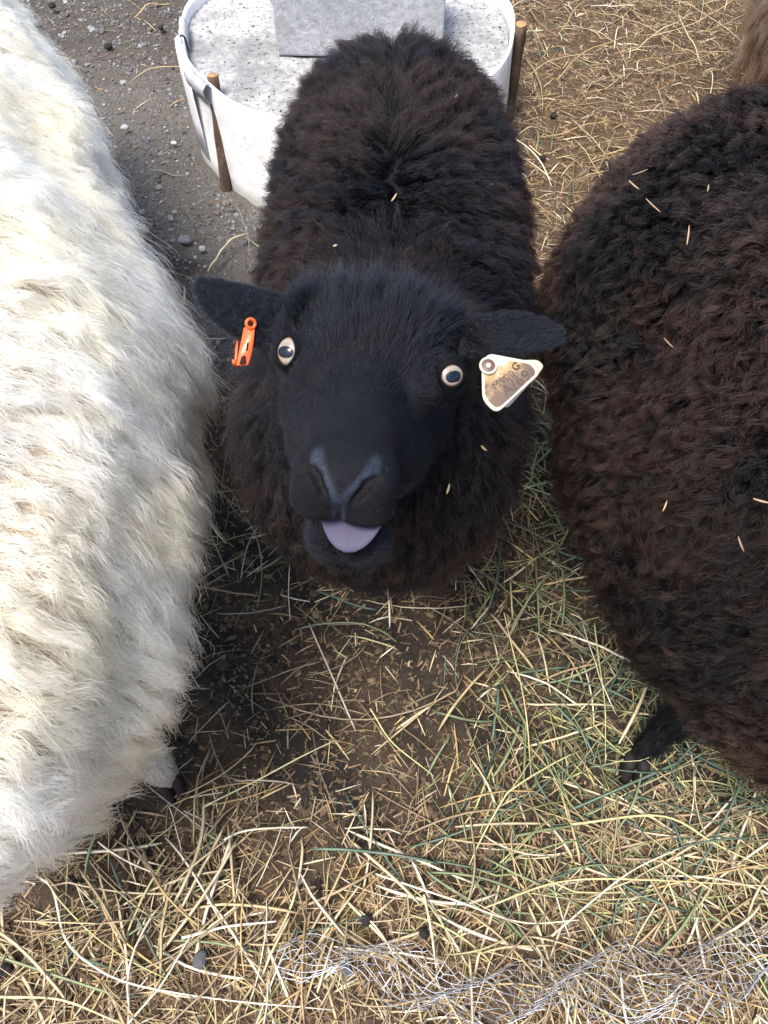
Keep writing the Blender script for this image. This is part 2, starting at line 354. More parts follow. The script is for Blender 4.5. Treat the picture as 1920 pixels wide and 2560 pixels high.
def build_hay():
    parts = []
    # chaff: short bits everywhere off the gravel
    n = 58000
    x, y = region(n, -1.3, 1.3, -.22, 2.9, lambda x, y: (.36 + .64 * near(x, y) * (.55 + .45 * sstep(-.4, .4, fbm(P3(x, y), 15, 77))) + .40 * sstep(1.1, 1.5, y)) * (1 - .97 * gravelness(x, y)) * ring_clear(x, y) * np.where(y < 1.2, 1, .6) * .9)
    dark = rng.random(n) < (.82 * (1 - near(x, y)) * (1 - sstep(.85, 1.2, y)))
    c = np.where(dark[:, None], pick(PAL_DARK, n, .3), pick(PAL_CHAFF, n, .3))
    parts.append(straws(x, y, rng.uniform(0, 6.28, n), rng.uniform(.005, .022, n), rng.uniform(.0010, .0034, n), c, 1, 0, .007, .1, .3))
    # mid-length straw bits
    n = 11500
    x, y = region(n, -1.3, 1.3, -.22, 2.7, lambda x, y: (.13 + .75 * near(x, y) * (.4 + .6 * sstep(-.5, .5, fbm(P3(x, y), 13, 78))) + .30 * greenzone(x, y) + .22 * sstep(1.0, 1.4, y)) * (1 - .97 * gravelness(x, y)) * ring_clear(x, y) * np.where(y < 1.2, 1, .5))
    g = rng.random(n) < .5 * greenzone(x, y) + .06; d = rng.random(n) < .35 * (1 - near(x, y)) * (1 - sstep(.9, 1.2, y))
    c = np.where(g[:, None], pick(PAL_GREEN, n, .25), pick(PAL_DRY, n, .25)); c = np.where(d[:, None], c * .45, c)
    parts.append(straws(x, y, rng.uniform(0, 6.28, n), rng.uniform(.02, .07, n), rng.uniform(.0010, .0032, n), c, 2, .001, .013, .4, .35))
    V, Q, C = join(parts)
    tag(mesh_obj('chaff', V, Q, M_chaff, cols={'col': C}, smooth=False), 'short broken straw and chaff trodden over the dirt', 'chaff', kind='stuff')
    parts = []
    # long stems
    n = 3000
    x, y = region(n, -1.25, 1.25, -.22, 2.6, lambda x, y: (.15 + .48 * near(x, y) + .62 * greenzone(x, y) + .12 * sstep(1.0, 1.3, y)) * (1 - .98 * gravelness(x, y)) * ring_clear(x, y) * np.where(y < 1.2, 1, .55))
    g = rng.random(n) < .78 * greenzone(x, y) + .12
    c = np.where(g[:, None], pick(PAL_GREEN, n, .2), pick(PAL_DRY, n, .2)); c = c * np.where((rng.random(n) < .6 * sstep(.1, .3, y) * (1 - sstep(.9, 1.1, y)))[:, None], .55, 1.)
    L = np.clip(rng.lognormal(-2.2, .5, n) * (1 + .4 * sstep(.9, 1.3, y)), .05, .36)
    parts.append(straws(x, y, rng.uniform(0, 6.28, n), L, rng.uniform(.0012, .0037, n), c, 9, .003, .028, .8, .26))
    n = 420
    x, y = region(n, -1.1, 1.1, -.2, 1.5, lambda x, y: .03 + .6 * near(x, y) + .30 * greenzone(x, y))
    parts.append(straws(x, y, rng.uniform(0, 6.28, n), rng.uniform(.05, .22, n), rng.uniform(.0035, .0054, n), pick(PAL_DRY[[1, 3, 0, 1, 2]], n, .15), 8, .004, .024, .5, .24))
    # broad dark green blades
    n = 170
    x, y = region(n, -.5, .9, -.1, .9, lambda x, y: .12 + .8 * greenzone(x, y))
    parts.append(straws(x, y, rng.uniform(0, 6.28, n), rng.uniform(.05, .22, n), rng.uniform(.003, .0052, n), pick(PAL_GREEN[2:4], n, .2), 9, .008, .02, .8, .12))
    V, Q, C = join(parts)
    tag(mesh_obj('hay', V, Q, M_straw, cols={'col': C}), 'loose green and yellow hay stems scattered on the ground', 'hay', kind='stuff')
build_hay()

# a few stems one can single out
def one_stem(pix, wd, col, label, z=.03, flat=.35):
    pts = np.array([gp(u, v, z) for u, v in pix]); m = 26; t = np.linspace(0, len(pts) - 1, m); 
    # Catmull-Rom through the points
    Pp = np.concatenate([[2 * pts[0] - pts[1]], pts, [2 * pts[-1] - pts[-2]]]); out = []
    for s in t:
        i = min(int(s), len(pts) - 2); f = s - i; a, b, c, d = Pp[i:i + 4]
        out.append(.5 * ((2 * b) + (-a + c) * f + (2 * a - 5 * b + 4 * c - d) * f * f + (-a + 3 * b - 3 * c + d) * f ** 3))
    C = np.array(out); C[:, 2] += .003 * np.sin(np.linspace(0, 9, m) + pix[0][0]); T = norm(np.gradient(C, axis=0)); S = np.stack([-T[:, 1], T[:, 0], 0 * T[:, 0]], 1)
    w_ = wd * .40 * (1 - .5 * np.linspace(0, 1, m) ** 3) * rng.uniform(.85, 1.12, m); rings = []
    for k in range(6):
        a = k / 6 * 6.283; rings.append(C + S * (np.cos(a) * w_)[:, None] + np.array([0, 0, 1]) * (np.sin(a) * w_ * flat)[:, None])
    V = np.stack(rings, 1).reshape(-1, 3); F = [[i * 6 + k, i * 6 + (k + 1) % 6, i * 6 + 6 + (k + 1) % 6, i * 6 + 6 + k] for i in range(m - 1) for k in range(6)]
    F += [[5, 4, 3, 2, 1, 0], [(m - 1) * 6 + k for k in range(6)]]
    col = np.array(col) * .80
    tag(mesh_obj('straw_stem', V, F, M_straw, cols={'col': np.repeat(np.clip(col * rng.uniform(.8, 1.15, (m, 1)), 0, .9), 6, 0)}), label, 'straw stem', 'long straw stems lying on top of the litter')
one_stem([(85, 2185), (130, 2225), (160, 2340), (220, 2405), (330, 2460), (560, 2500), (835, 2525)], .0040, (.72, .68, .56), 'long pale stem curving from the white sheep down across the lower left litter')
one_stem([(320, 2560), (400, 2465), (480, 2335)], .0036, (.72, .66, .5), 'straight pale stem crossing the long curved stem near the bottom')
one_stem([(455, 2345), (560, 2318), (690, 2303)], .0052, (.78, .73, .62), 'thick whitish stem lying nearly level in the lower left litter')
one_stem([(0, 2492), (150, 2500), (310, 2560)], .0042, (.68, .58, .34), 'pale yellow stem leaving through the bottom left corner')
one_stem([(510, 2018), (680, 1930), (838, 1850)], .0034, (.62, .60, .34), 'long straight yellow stem slanting on the dark dirt between the sheep')
one_stem([(925, 1772), (985, 1860), (1085, 1940)], .0030, (.55, .58, .26), 'yellow green stem standing out on dark dirt in front of the black sheep')
one_stem([(1485, 1560), (1500, 1660), (1512, 1780), (1515, 1900)], .0030, (.52, .50, .24), 'long upright stem beside the dark hoof of the brown sheep')
one_stem([(1260, 1530), (1300, 1700), (1320, 1830), (1328, 1940)], .0030, (.60, .52, .26), 'long yellow stem running down the middle of the green hay')
one_stem([(940, 2185), (1120, 2245), (1300, 2305), (1450, 2300)], .0036, (.74, .68, .52), 'curved pale stem below the green hay pile')
one_stem([(1060, 2235), (1080, 2340), (1090, 2420)], .0050, (.70, .62, .40), 'thick pale stem lying almost upright at bottom centre')
one_stem([(1430, 2060), (1650, 2040), (1790, 2110), (1920, 2170)], .0044, (.62, .58, .28), 'thick yellow green stem arching over the hay pile at lower right')
one_stem([(1210, 2270), (1400, 2205), (1620, 2200), (1920, 2215)], .0034, (.66, .56, .28), 'long straw yellow stem lying level across the hay pile')
one_stem([(1380, 2340), (1560, 2190), (1700, 2120)], .0034, (.72, .68, .50), 'pale stem slanting under the arching one at lower right')
one_stem([(560, 2100), (620, 2075), (770, 2068)], .0046, (.66, .62, .48), 'short whitish stem between the white hoof and the dirt hollow')

def build_gravel():
    ico = bmesh_ico(); n = 21000
    x, y = region(n, -1.25, .35, .8, 2.9, lambda x, y: gravelness(x, y) * ring_clear(x, y) * (.45 + .55 * sstep(-.3, .5, fbm(P3(x, y), 11, 41))))
    s = np.clip(rng.lognormal(-6.15, .50, n), .0009, .009)
    v0, f0 = ico; k = len(v0)
    jit = 1 + rng.normal(0, .17, (n, k, 1)); sc = rng.uniform(.6, 1.2, (n, 1, 3)) * [1, 1, .65]
    a = rng.uniform(0, 6.28, n); ca, sa = np.cos(a), np.sin(a)
    v = v0[None] * jit * sc * s[:, None, None]; vx = v[..., 0] * ca[:, None] - v[..., 1] * sa[:, None]; vy = v[..., 0] * sa[:, None] + v[..., 1] * ca[:, None]
    V = np.stack([vx + x[:, None], vy + y[:, None], v[..., 2] + (ground_h(x, y) + s * .25)[:, None]], -1).reshape(-1, 3)
    Q = (f0[None] + (np.arange(n) * k)[:, None, None]).reshape(-1, 3)
    pal = np.array([(.13, .127, .125), (.18, .185, .195), (.085, .08, .072), (.25, .255, .265), (.145, .122, .10), (.09, .10, .115)])
    C = np.repeat(pick(pal, n, .25), k, 0)
    tag(mesh_obj('gravel', V, Q, M_stone, cols={'col': C}, smooth=False), 'grey crushed stone spread beside the white planter ring', 'gravel', kind='stuff')
import bmesh
def bmesh_ico(sub=1):
    bm = bmesh.new(); bmesh.ops.create_icosphere(bm, subdivisions=sub + 1, radius=1); v = np.array([q.co[:] for q in bm.verts]); f = np.array([[a.index for a in q.verts] for q in bm.faces]); bm.free(); return v, f
build_gravel()
def build_crumbs():
    v0, f0 = bmesh_ico(0); n = 24000; k = len(v0)
    x, y = region(n, -1.0, 1.1, -.2, 1.6, lambda x, y: (.35 + .65 * sstep(.02, .26, y)) * (1 - gravelness(x, y)) * (.3 + .7 * sstep(-.5, .4, fbm(P3(x, y), 21, 91))))
    s = np.clip(rng.lognormal(-6.0, .5, n), .001, .008); a = rng.uniform(0, 6.28, n); ca, sa = np.cos(a)[:, None], np.sin(a)[:, None]
    v = v0[None] * (1 + rng.normal(0, .25, (n, k, 1))) * (rng.uniform(.5, 1.4, (n, 1, 3)) * [1, 1, .6]) * s[:, None, None]
    V = np.stack([v[..., 0] * ca - v[..., 1] * sa + x[:, None], v[..., 0] * sa + v[..., 1] * ca + y[:, None], v[..., 2] + (ground_h(x, y) + s * .3)[:, None]], -1).reshape(-1, 3)
    C = np.repeat(pick(np.array([(.035, .025, .017), (.06, .042, .028), (.10, .068, .042), (.022, .018, .014), (.15, .105, .065)]), n, .3), k, 0)
    tag(mesh_obj('soil_crumbs', V, (f0[None] + (np.arange(n) * k)[:, None, None]).reshape(-1, 3), M_stone, cols={'col': C}, smooth=False), 'dark crumbs of soil and dung trodden into the yard', 'soil', kind='stuff')
build_crumbs()
def lump(name, u, v, s, col, label, cat, group, mat=None, z=.004):
    v0, f0 = bmesh_ico(2); p = gp(u, v, z); n = 1 + .12 * fbm(v0 * 1.0, 2.2, int(u)) + .05 * fbm(v0, 7, int(v))
    V = v0 * n[:, None] * np.array(s); a = u * .7; V = np.stack([V[:, 0] * math.cos(a) - V[:, 1] * math.sin(a), V[:, 0] * math.sin(a) + V[:, 1] * math.cos(a), V[:, 2]], 1) + p
    tag(mesh_obj(name, V, f0, mat or M_stone, cols={'col': np.tile(col, (len(V), 1))}), label, cat, group)
DK = (.018, .016, .016)
lump('dropping', 270, 116, (.012, .010, .008), DK, 'dark round dropping on the gravel left of the ring', 'dropping', 'sheep droppings')
lump('dropping', 402, 70, (.009, .008, .007), DK, 'dark dropping on gravel nearest the tape on the white ring', 'dropping', 'sheep droppings')
lump('dropping', 130, 14, (.010, .012, .007), DK, 'dark dropping at the top edge beside the white sheep', 'dropping', 'sheep droppings')
lump('dropping', 1384, 288, (.011, .009, .008), DK, 'black dropping in straw between the right stake and the brown sheep', 'dropping', 'sheep droppings')
lump('dropping', 1358, 395, (.008, .008, .007), DK, 'small black dropping in straw beside the black sheep flank', 'dropping', 'sheep droppings')
lump('dropping', 12, 2425, (.011, .010, .009), DK, 'black dropping at the left edge below the white sheep', 'dropping', 'sheep droppings', z=.012)
lump('dropping', 915, 2300, (.009, .008, .008), DK, 'black dropping in straw at bottom centre left of the thick pale stem', 'dropping', 'sheep droppings', z=.012)
lump('dropping', 1060, 2333, (.007, .008, .007), DK, 'black dropping in straw touching the thick pale stem', 'dropping', 'sheep droppings', z=.012)
lump('stone', 500, 2400, (.012, .010, .008), (.08, .08, .09), 'dark grey pebble in the lower left straw', 'stone', 'loose stones', z=.010)
lump('stone', 865, 2423, (.008, .007, .006), (.16, .17, .2), 'small blue grey pebble in straw above the netting', 'stone', 'loose stones', z=.010)
lump('stone', 312, 318, (.010, .011, .006), (.34, .36, .38), 'pale flat stone on the gravel right of the white sheep', 'stone', 'loose stones')
lump('stone', 435, 357, (.009, .006, .005), (.46, .47, .48), 'small bright stone on the gravel below the ring', 'stone', 'loose stones')
lump('stone', 505, 622, (.008, .008, .006), (.42, .40, .37), 'round light pebble near the black sheep shoulder', 'stone', 'loose stones')
lump('stone', 462, 600, (.017, .011, .006), (.17, .18, .2), 'flat blue grey stone beside the black sheep shoulder', 'stone', 'loose stones')
one = one_stem
def twig(pix, wd, col, label, mat=None):
    one_stem(pix, wd, col, label, z=.006, flat=.9); o = COL.objects[-1]; o.name = 'twig'; o['category'] = 'twig'; o['group'] = 'twigs on the gravel'
twig([(228, 140), (265, 138), (296, 124)], .006, (.17, .10, .07), 'short brown twig on the gravel beside the dropping')
twig([(252, 18), (280, 48)], .003, (.30, .27, .17), 'thin pale twig at the top of the gravel')
twig([(376, 423), (420, 433), (466, 442)], .0025, (.40, .38, .30), 'thin pale twig lying below the left stake')

# ------------------------------------------------------------------ ring, fill, block, stakes
RC = np.array([-.09, 1.95]); RR = .405
def cyl(name, rings, mat, par, closed=True, cap=None, cols=None):
    """rings: list of (m,3) arrays"""
    m = len(rings[0]); V = np.concatenate(rings); F = []
    for i in range(len(rings) - 1):
        for k in range(m if closed else m - 1): F.append([i * m + k, i * m + (k + 1) % m, (i + 1) * m + (k + 1) % m, (i + 1) * m + k])
    if cap: F.append([(len(rings) - 1) * m + k for k in range(m)]); F.append(list(range(m))[::-1])
    return mesh_obj(name, V, F, mat, par)
def b_plastic(nt):
    co = N(nt, 'ShaderNodeTexCoord').outputs['Object']
    n = noise(nt, 14, 5, .7, co); s = noise(nt, 90, 4, .8, co)
    c = ramp(nt, n, [(.3, (.74, .74, .77)), (.6, (.88, .88, .90))]); c = mix(nt, ramp(nt, s, [(.60, (0, 0, 0)), (.72, (1, 1, 1))]), c, (.28, .25, .22)); c = mix(nt, ramp(nt, noise(nt, 5, 6, .8, co, 1.), [(.50, (0, 0, 0)), (.72, (.75, .75, .75))]), c, (.45, .44, .42))
    sp = N(nt, 'ShaderNodeSeparateXYZ'); nt.links.new(co, sp.inputs[0])
    mp = N(nt, 'ShaderNodeMapRange'); nt.links.new(sp.outputs[2], mp.inputs[0]); mp.inputs[1].default_value = .03; mp.inputs[2].default_value = .0; mp.inputs[3].default_value = 0; mp.inputs[4].default_value = .6
    c = mix(nt, mp.outputs[0], c, (.3, .27, .23))
    return principled(nt, c, .38, Normal=bump(nt, n, .006, .5)).outputs[0]
M_plastic = material('white plastic sheet', b_plastic)
M_tape_shade = plain('grey tape and flap shade', (.40, .41, .44), .35)
ring = empty('planter_ring', (RC[0], RC[1], 0), label='round white plastic form filled with pale concrete, standing behind the black sheep', cat='planter ring')
th = np.linspace(0, 2 * math.pi, 181)[:-1]
def wallr(th): return RR + .004 * np.sin(3 * th + 1) + .002 * np.sin(11 * th)
def circ(r, z, dz=0): return np.stack([RC[0] + r * np.cos(th), RC[1] + r * np.sin(th), np.full_like(th, z) + dz], 1)
rt = .235 + .004 * np.sin(2 * th + .7) + .0015 * np.sin(9 * th); R0 = wallr(th)
cyl('plastic_band', [circ(R0 + .006, -.02), circ(R0 + .004, .08), circ(R0, .16), circ(R0 - .002, 0, rt - .004), circ(R0 - .004, 0, rt), circ(R0 - .009, 0, rt - .001), circ(R0 - .011, 0, rt - .01), circ(R0 - .012, .12)], M_plastic, ring)
def b_conc(nt, a=(.26, .26, .265), b=(.60, .60, .595), speck=True):
    co = N(nt, 'ShaderNodeTexCoord').outputs['Object']
    n1, n2, n3 = noise(nt, 7, 5, .7, co), noise(nt, 60, 6, .8, co), noise(nt, 110, 3, .6, co)
    c = ramp(nt, n1, [(.35, a), (.62, b)]); c = mix(nt, ramp(nt, n2, [(.35, (.75, .75, .75)), (.62, (0, 0, 0))]), c, tuple(x * .55 for x in a))
    if speck: c = mix(nt, ramp(nt, n3, [(.61, (0, 0, 0)), (.64, (1, 1, 1))]), c, (.03, .028, .026))
    return principled(nt, c, .92, Normal=bump(nt, n2, .008, .8)).outputs[0]
M_conc = material('rough pale concrete', b_conc)
rr = np.linspace(0, 1, 60); X = (RC[0] + (RR - .012) * rr[:, None] * np.cos(th)[None]); Y = (RC[1] + (RR - .012) * rr[:, None] * np.sin(th)[None])
Z = .203 + .004 * fbm(P3(X.ravel(), Y.ravel()), 12, 5).reshape(X.shape) + .0015 * fbm(P3(X.ravel(), Y.ravel()), 60, 6).reshape(X.shape)
cyl('concrete_fill', list(np.stack([X, Y, Z], -1)), M_conc, ring)
# tape wrapped over the rim at the left and a loose fold behind the stake
def patch(name, a0, a1, prof, mat, off=.003, n=14, skew=0.):
    ts = np.linspace(math.radians(a0), math.radians(a1), n); rows = []
    for j, (dr, z) in enumerate(prof):
        tj = ts + math.radians(skew) * j
        rows.append(np.stack([RC[0] + (wallr(tj) + dr + off) * np.cos(tj), RC[1] + (wallr(tj) + dr + off) * np.sin(tj), np.full(n, z) + .002 * np.sin(ts * 60 + j)], 1))
    o = cyl(name, rows, mat, ring, closed=False); sm = o.modifiers.new('thickness', 'SOLIDIFY'); sm.thickness = .0012; return o
patch('tape', 178, 189, [(.0035, .10), (.002, .17), (0, .232), (-.004, .242), (-.012, .243), (-.019, .236), (-.021, .205)], M_tape_shade, .003, skew=.4)
patch('plastic_fold', 190, 211, [(-.010, .236), (.000, .243), (.006, .236), (.007, .18), (.005, .10), (.004, .02)], M_plastic, .004, skew=.3)
patch('shaded_flap', 211, 223, [(-.004, .242), (.006, .244), (.014, .232), (.010, .214), (.004, .196)], M_tape_shade, .004, skew=-.5)  # white plastic flap; tape grey here paints in the shade of the fold

# cinder block
def boxv(cx, cy, cz, sx, sy, sz, bev=.003, rot=0):
    bm = bmesh.new(); bmesh.ops.create_cube(bm, size=1)
    for v in bm.verts: v.co = Vector((v.co.x * sx, v.co.y * sy, v.co.z * sz))
    bmesh.ops.bevel(bm, geom=bm.edges[:] , offset=bev, segments=2, affect='EDGES', profile=.6)
    bmesh.ops.rotate(bm, verts=bm.verts, cent=(0, 0, 0), matrix=Matrix.Rotation(rot, 3, 'Z')); bmesh.ops.translate(bm, verts=bm.verts, vec=(cx, cy, cz))
    V = [v.co[:] for v in bm.verts]; F = [[v.index for v in f.verts] for f in bm.faces]; bm.free(); return V, F
def b_block(nt): return b_conc(nt, (.44, .455, .48), (.58, .595, .62), False)
V, F = boxv(-.250 + .195, 1.85 + .095, .206 + .095, .39, .19, .19, .005, math.radians(-1.5))
blk = mesh_obj('concrete_block', V, F, material('grey block', b_block), smooth=False)
tag(blk, 'grey concrete block lying on the pale fill of the white ring', 'concrete block')
def b_wood(nt):
    co = N(nt, 'ShaderNodeTexCoord'); mp = N(nt, 'ShaderNodeMapping'); nt.links.new(co.outputs['Object'], mp.inputs[0]); mp.inputs['Scale'].default_value = (1, 1, .12)
    n = noise(nt, 120, 5, .7, mp.outputs[0]); n2 = noise(nt, 30, 4, .7, co.outputs['Object'])
    c = ramp(nt, n, [(.3, (.030, .018, .012)), (.6, (.10, .062, .042))]); c = mix(nt, ramp(nt, n2, [(.5, (0, 0, 0)), (.7, (.6, .6, .6))]), c, (.19, .13, .10))
    return principled(nt, c, .75, Normal=bump(nt, n, .002)).outputs[0]
M_wood = material('weathered stake wood', b_wood); M_cut = plain('cut wood end', (.36, .20, .09), .7)
def stake(top, bot, r, label):
    top, bot = np.array(top), np.array(bot); e = empty('stake', tuple(bot), label=label, cat='stake', group='wooden stakes round the white ring')
    ax = norm(top - bot); s = norm(np.cross(ax, [0, 1, 0])); q = np.cross(ax, s); a = np.linspace(0, 6.283, 17)[:-1]; rings = []
    for t in np.linspace(-.08, 1, 16):
        rr = r * (1 + .05 * math.sin(t * 17)) * (1 - .1 * (1 - t)); rings.append(bot + (top - bot) * t + rr * (np.cos(a)[:, None] * s + np.sin(a)[:, None] * q) * (1 + .04 * np.sin(3 * a + t * 4))[:, None])
    cyl('shaft', rings, M_wood, e, cap=True)
    rings = [rings[-1] + ax * .0005, (rings[-1] - top) * .9 + top + ax * .003, (rings[-1] - top) * .05 + top + ax * .0035]; cyl('cut_end', rings, M_cut, e, cap=True)
stake(gp(532, 190, .245), gp(565, 470, -.005), .0135, 'brown wooden stake driven in front of the ring with a pale cut top')
stake(gp(1303, 62, .245), gp(1272, 300, -.005), .0145, 'brown wooden stake standing against the right side of the white ring')

# ------------------------------------------------------------------ sheep bodies
def ground_leg(P, f, top, mid, foot, r=(.05, .026, .018)):
    g = smin(s_cap(P, top, mid, r[0], r[1]), s_cap(P, mid, foot, r[1], r[2]), .02)
    g = smin(g, s_ell(P, mid, (r[1] * 1.25,) * 3), .015)
    return smin(f, g, .04)
def hoof(par, foot, yaw, mat, s=1.):
    """two claws side by side"""
    a = np.linspace(0, 6.283, 17)[:-1]; V, F = [], []
    for side in (-1, 1):
        o = len(V); prof = [(.0, .040, .010, .013), (.004, .030, .012, .017), (.010, .012, .0125, .023), (.014, .0, .012, .026)]
        for (fx, z, rx, ry) in prof:
            for t in a: V.append((side * .0125 + rx * math.cos(t), fx + ry * (math.sin(t) * (1.0 if math.sin(t) < 0 else 1.25)), z))
        for i in range(3):
            for k in range(16): F.append([o + i * 16 + (k + 1) % 16, o + i * 16 + k, o + i * 16 + 16 + k, o + i * 16 + 16 + (k + 1) % 16])
        F += [[o + k for k in range(16)], [o + 48 + k for k in range(16)][::-1]]
    V = np.array(V) * s; c, s_ = math.cos(yaw), math.sin(yaw)
    V = np.stack([V[:, 0] * c - V[:, 1] * s_, V[:, 0] * s_ + V[:, 1] * c, V[:, 2]], 1) + np.array([foot[0], foot[1], ground_h(np.array([foot[0]]), np.array([foot[1]]))[0] + .002])
    mesh_obj('hoof', V, F, mat, par)
def ax_(a, b, h): return np.arange(a, b + h, h)

def simple_sheep(pts, zs, legs, mat_skin, loc, h=.014, pad=.03, wob=.012, **k):
    e = empty('sheep', loc, **k)
    P0 = np.array([p[:3] for p in pts]); r = max(p[3] for p in pts)
    ax = ax_(P0[:, 0].min() - r - pad, P0[:, 0].max() + r + pad, h); ay = ax_(P0[:, 1].min() - r - pad, P0[:, 1].max() + r + pad, h); az = ax_(-.03, P0[:, 2].max() + r + pad, h)
    G = grid(ax, ay, az); f = chain(G, pts, zs, .05)
    for L in legs: f = ground_leg(G, f, *L)
    V, Q = surface_nets(ax, ay, az, f)
    V = V + vnormals(V, Q) * (fbm(V, 16, 5) * wob * sstep(.3, .4, V[:, 2]))[:, None]
    mesh_obj('body', V, Q, mat_skin, e)
    return e, V, Q
def camfacing(P, Nn, lo=.12):
    d = norm(np.array([0, 0, CAM_H]) - P); c = (d * Nn).sum(1); return np.clip(lo + sstep(-.45, .15, c), 0, 1)

# --- white sheep (left)
wp = [(-.93, 1.50, .48, .19), (-.785, 1.22, .48, .215), (-.643, .92, .48, .222), (-.514, .65, .48, .22), (-.468, .42, .47, .215), (-.482, .28, .46, .20), (-.54, .20, .46, .17)]
wl = [((-.44, .33, .36), (-.385, .285, .15), (-.338, .243, .018), (.05, .032, .024)), ((-.66, .30, .36), (-.64, .26, .18), (-.64, .27, .02)), ((-.80, 1.4, .38), (-.77, 1.45, .2), (-.78, 1.42, .02)), ((-1.03, 1.4, .38), (-1.05, 1.45, .2), (-1.04, 1.42, .02))]
we, WV, WQ = simple_sheep(wp, 1.0, wl, M_whiteskin, (-.6, .8, 0), label='cream white long wooled sheep filling the left side beside the black one', cat='sheep', group='sheep in the pen')
hoof(we, (-.335, .235), math.radians(215), M_greyhoof, .78)
hoof(we, (-.64, .27), math.radians(180), M_greyhoof); hoof(we, (-.78, 1.42), math.radians(180), M_greyhoof); hoof(we, (-1.04, 1.42), math.radians(180), M_greyhoof)
def w_par(P, Nn):
    n = len(P); leg = 1 - sstep(.20, .30, P[:, 2]); o = np.ones(n)
    side = np.stack([o * .92, -.24 * o - .22 * fbm(P, 6, 2), -.10 * o], 1)          # locks swept to the right and towards the viewer
    side = side + np.stack([np.zeros(n), np.zeros(n), -.8 * sstep(.3, -.4, Nn[:, 2])], 1)
    side[:, 0] = np.where(Nn[:, 0] < -.5, -side[:, 0], side[:, 0]); side = np.where(leg[:, None] > .5, np.array([0, 0, -1.]), side)
    return dict(L=.074 * (1 - leg) + .014 * leg + .018 * fbm(P, 9, 8) * (1 - leg) + .012 * leg * sstep(.03, .12, P[:, 2]), comb=side, a0=.62 * o, a1=.04 * o, messy=.32 * o + .12 * fbm(P, 12, 88), clump=(.86 - .28 * sstep(.35, .8, Nn[:, 0])) * (1 - leg), spread=.26 * o,
                curl=(.0064 * (1 - leg)), freq=1.9 * o, frizz=.0018 * (1 - leg) + .0006, drop=.010 * (1 - leg) * o, rad=.00036 * o)
fur('fleece', WV, WQ, we, M_white, 6400, 165000, lambda P, Nn: camfacing(P, Nn) * np.where(P[:, 2] < .28, 2.2, 1) * np.where(P[:, 2] < .05, .0, 1), w_par, 11, 3)

# --- brown black sheep (right)
bp = [(.74, .65, .44, .17), (.50, .85, .455, .193), (.495, .76, .47, .225), (.480, .60, .47, .225), (.505, .42, .46, .215), (.59, .30, .45, .18)]
bl = [((.47, .38, .36), (.44, .31, .16), (.40, .275, .02)), ((.68, .35, .36), (.68, .30, .18), (.68, .30, .02)), ((.46, 1.0, .36), (.47, 1.06, .2), (.47, 1.03, .02)), ((.68, 1.02, .36), (.69, 1.07, .2), (.69, 1.04, .02))]
be, BV, BQ = simple_sheep(bp, 1.02, bl, M_blackskin, (.55, .7, 0), label='dark brown curly wooled sheep on the right with sunbleached lock tips', cat='sheep', group='sheep in the pen')
for fx, fy, yw in ((.395, .265, 165), (.68, .30, 180), (.47, 1.03, 180), (.69, 1.04, 180)): hoof(be, (fx, fy), math.radians(yw), M_hoof, .85)
def b_par(P, Nn):
    n = len(P); o = np.ones(n); leg = 1 - sstep(.20, .30, P[:, 2])
    c = np.stack([-.8 * o + .5 * fbm(P, 7, 9), -.35 * o + .5 * fbm(P, 8, 19), -.3 * o - .6 * sstep(.3, -.4, Nn[:, 2])], 1); c[:, 0] = np.where(Nn[:, 0] > .4, -c[:, 0], c[:, 0])
    up = sstep(.75, 1.05, P[:, 1])                                                   # tight felted curl on the rump
    c = np.where(leg[:, None] > .5, np.array([0, 0, -1.]), c)
    return dict(L=(.048 - .014 * up) * (1 - leg) + .012 * leg + .010 * leg * sstep(.03, .12, P[:, 2]), comb=c, a0=.95 * o, a1=.12 + .3 * up, messy=.45 + .5 * up, clump=.93 * (1 - leg), spread=.13 * o,
                curl=(.0058 + .0020 * up) * (1 - leg), freq=1.5 + .7 * up, frizz=(.0022 + .0018 * up) * (1 - leg) + .0005, drop=.004 * o, rad=.00030 * o)
fur('fleece', BV, BQ, be, M_brown, 10500, 165000, lambda P, Nn: camfacing(P, Nn) * (P[:, 2] > .25), b_par, 10, 5)
fur('leg_hair', BV, BQ, be, M_face, 1200, 16000, lambda P, Nn: camfacing(P, Nn) * (P[:, 2] < .27) * (P[:, 2] > .045), b_par, 6, 15)

# --- tan sheep (upper right corner)
tp = [(.945, 1.56, .46, .20), (1.12, 1.95, .46, .22), (1.25, 2.2, .46, .2)]
te, TV, TQ = simple_sheep(tp, 1.0, [((.93, 1.6, .36), (.93, 1.56, .18), (.93, 1.58, .02)), ((1.05, 1.56, .36), (1.06, 1.55, .18), (1.06, 1.55, .02)), ((1.15, 2.2, .36), (1.15, 2.22, .18), (1.15, 2.2, .02)), ((1.33, 2.15, .36), (1.35, 2.15, .18), (1.35, 2.15, .02))],
                          M_tanskin, (1.1, 1.9, 0), label='tan brown long wooled sheep in the upper right corner behind the curly one', cat='sheep', group='sheep in the pen')
for fx, fy in ((.93, 1.58), (1.06, 1.55), (1.15, 2.2), (1.35, 2.15)): hoof(te, (fx, fy), math.radians(160), M_greyhoof)
def t_par(P, Nn):
    n = len(P); o = np.ones(n)
    return dict(L=.09 * np.where(P[:, 2] < .25, .2, 1), comb=np.stack([-.25 * o + .2 * fbm(P, 9, 1), -.4 * o, -1.0 * o], 1), a0=.7 * o, a1=.05 * o, messy=.3 * o, clump=.8 * o, spread=.15 * o,
                curl=.008 * o, freq=1.5 * o, frizz=.0025 * o, drop=.02 * o, rad=.00045 * o)
fur('fleece', TV, TQ, te, M_tan, 1400, 32000, lambda P, Nn: camfacing(P, Nn, .05) * (P[:, 2] > .05), t_par, 11, 7)

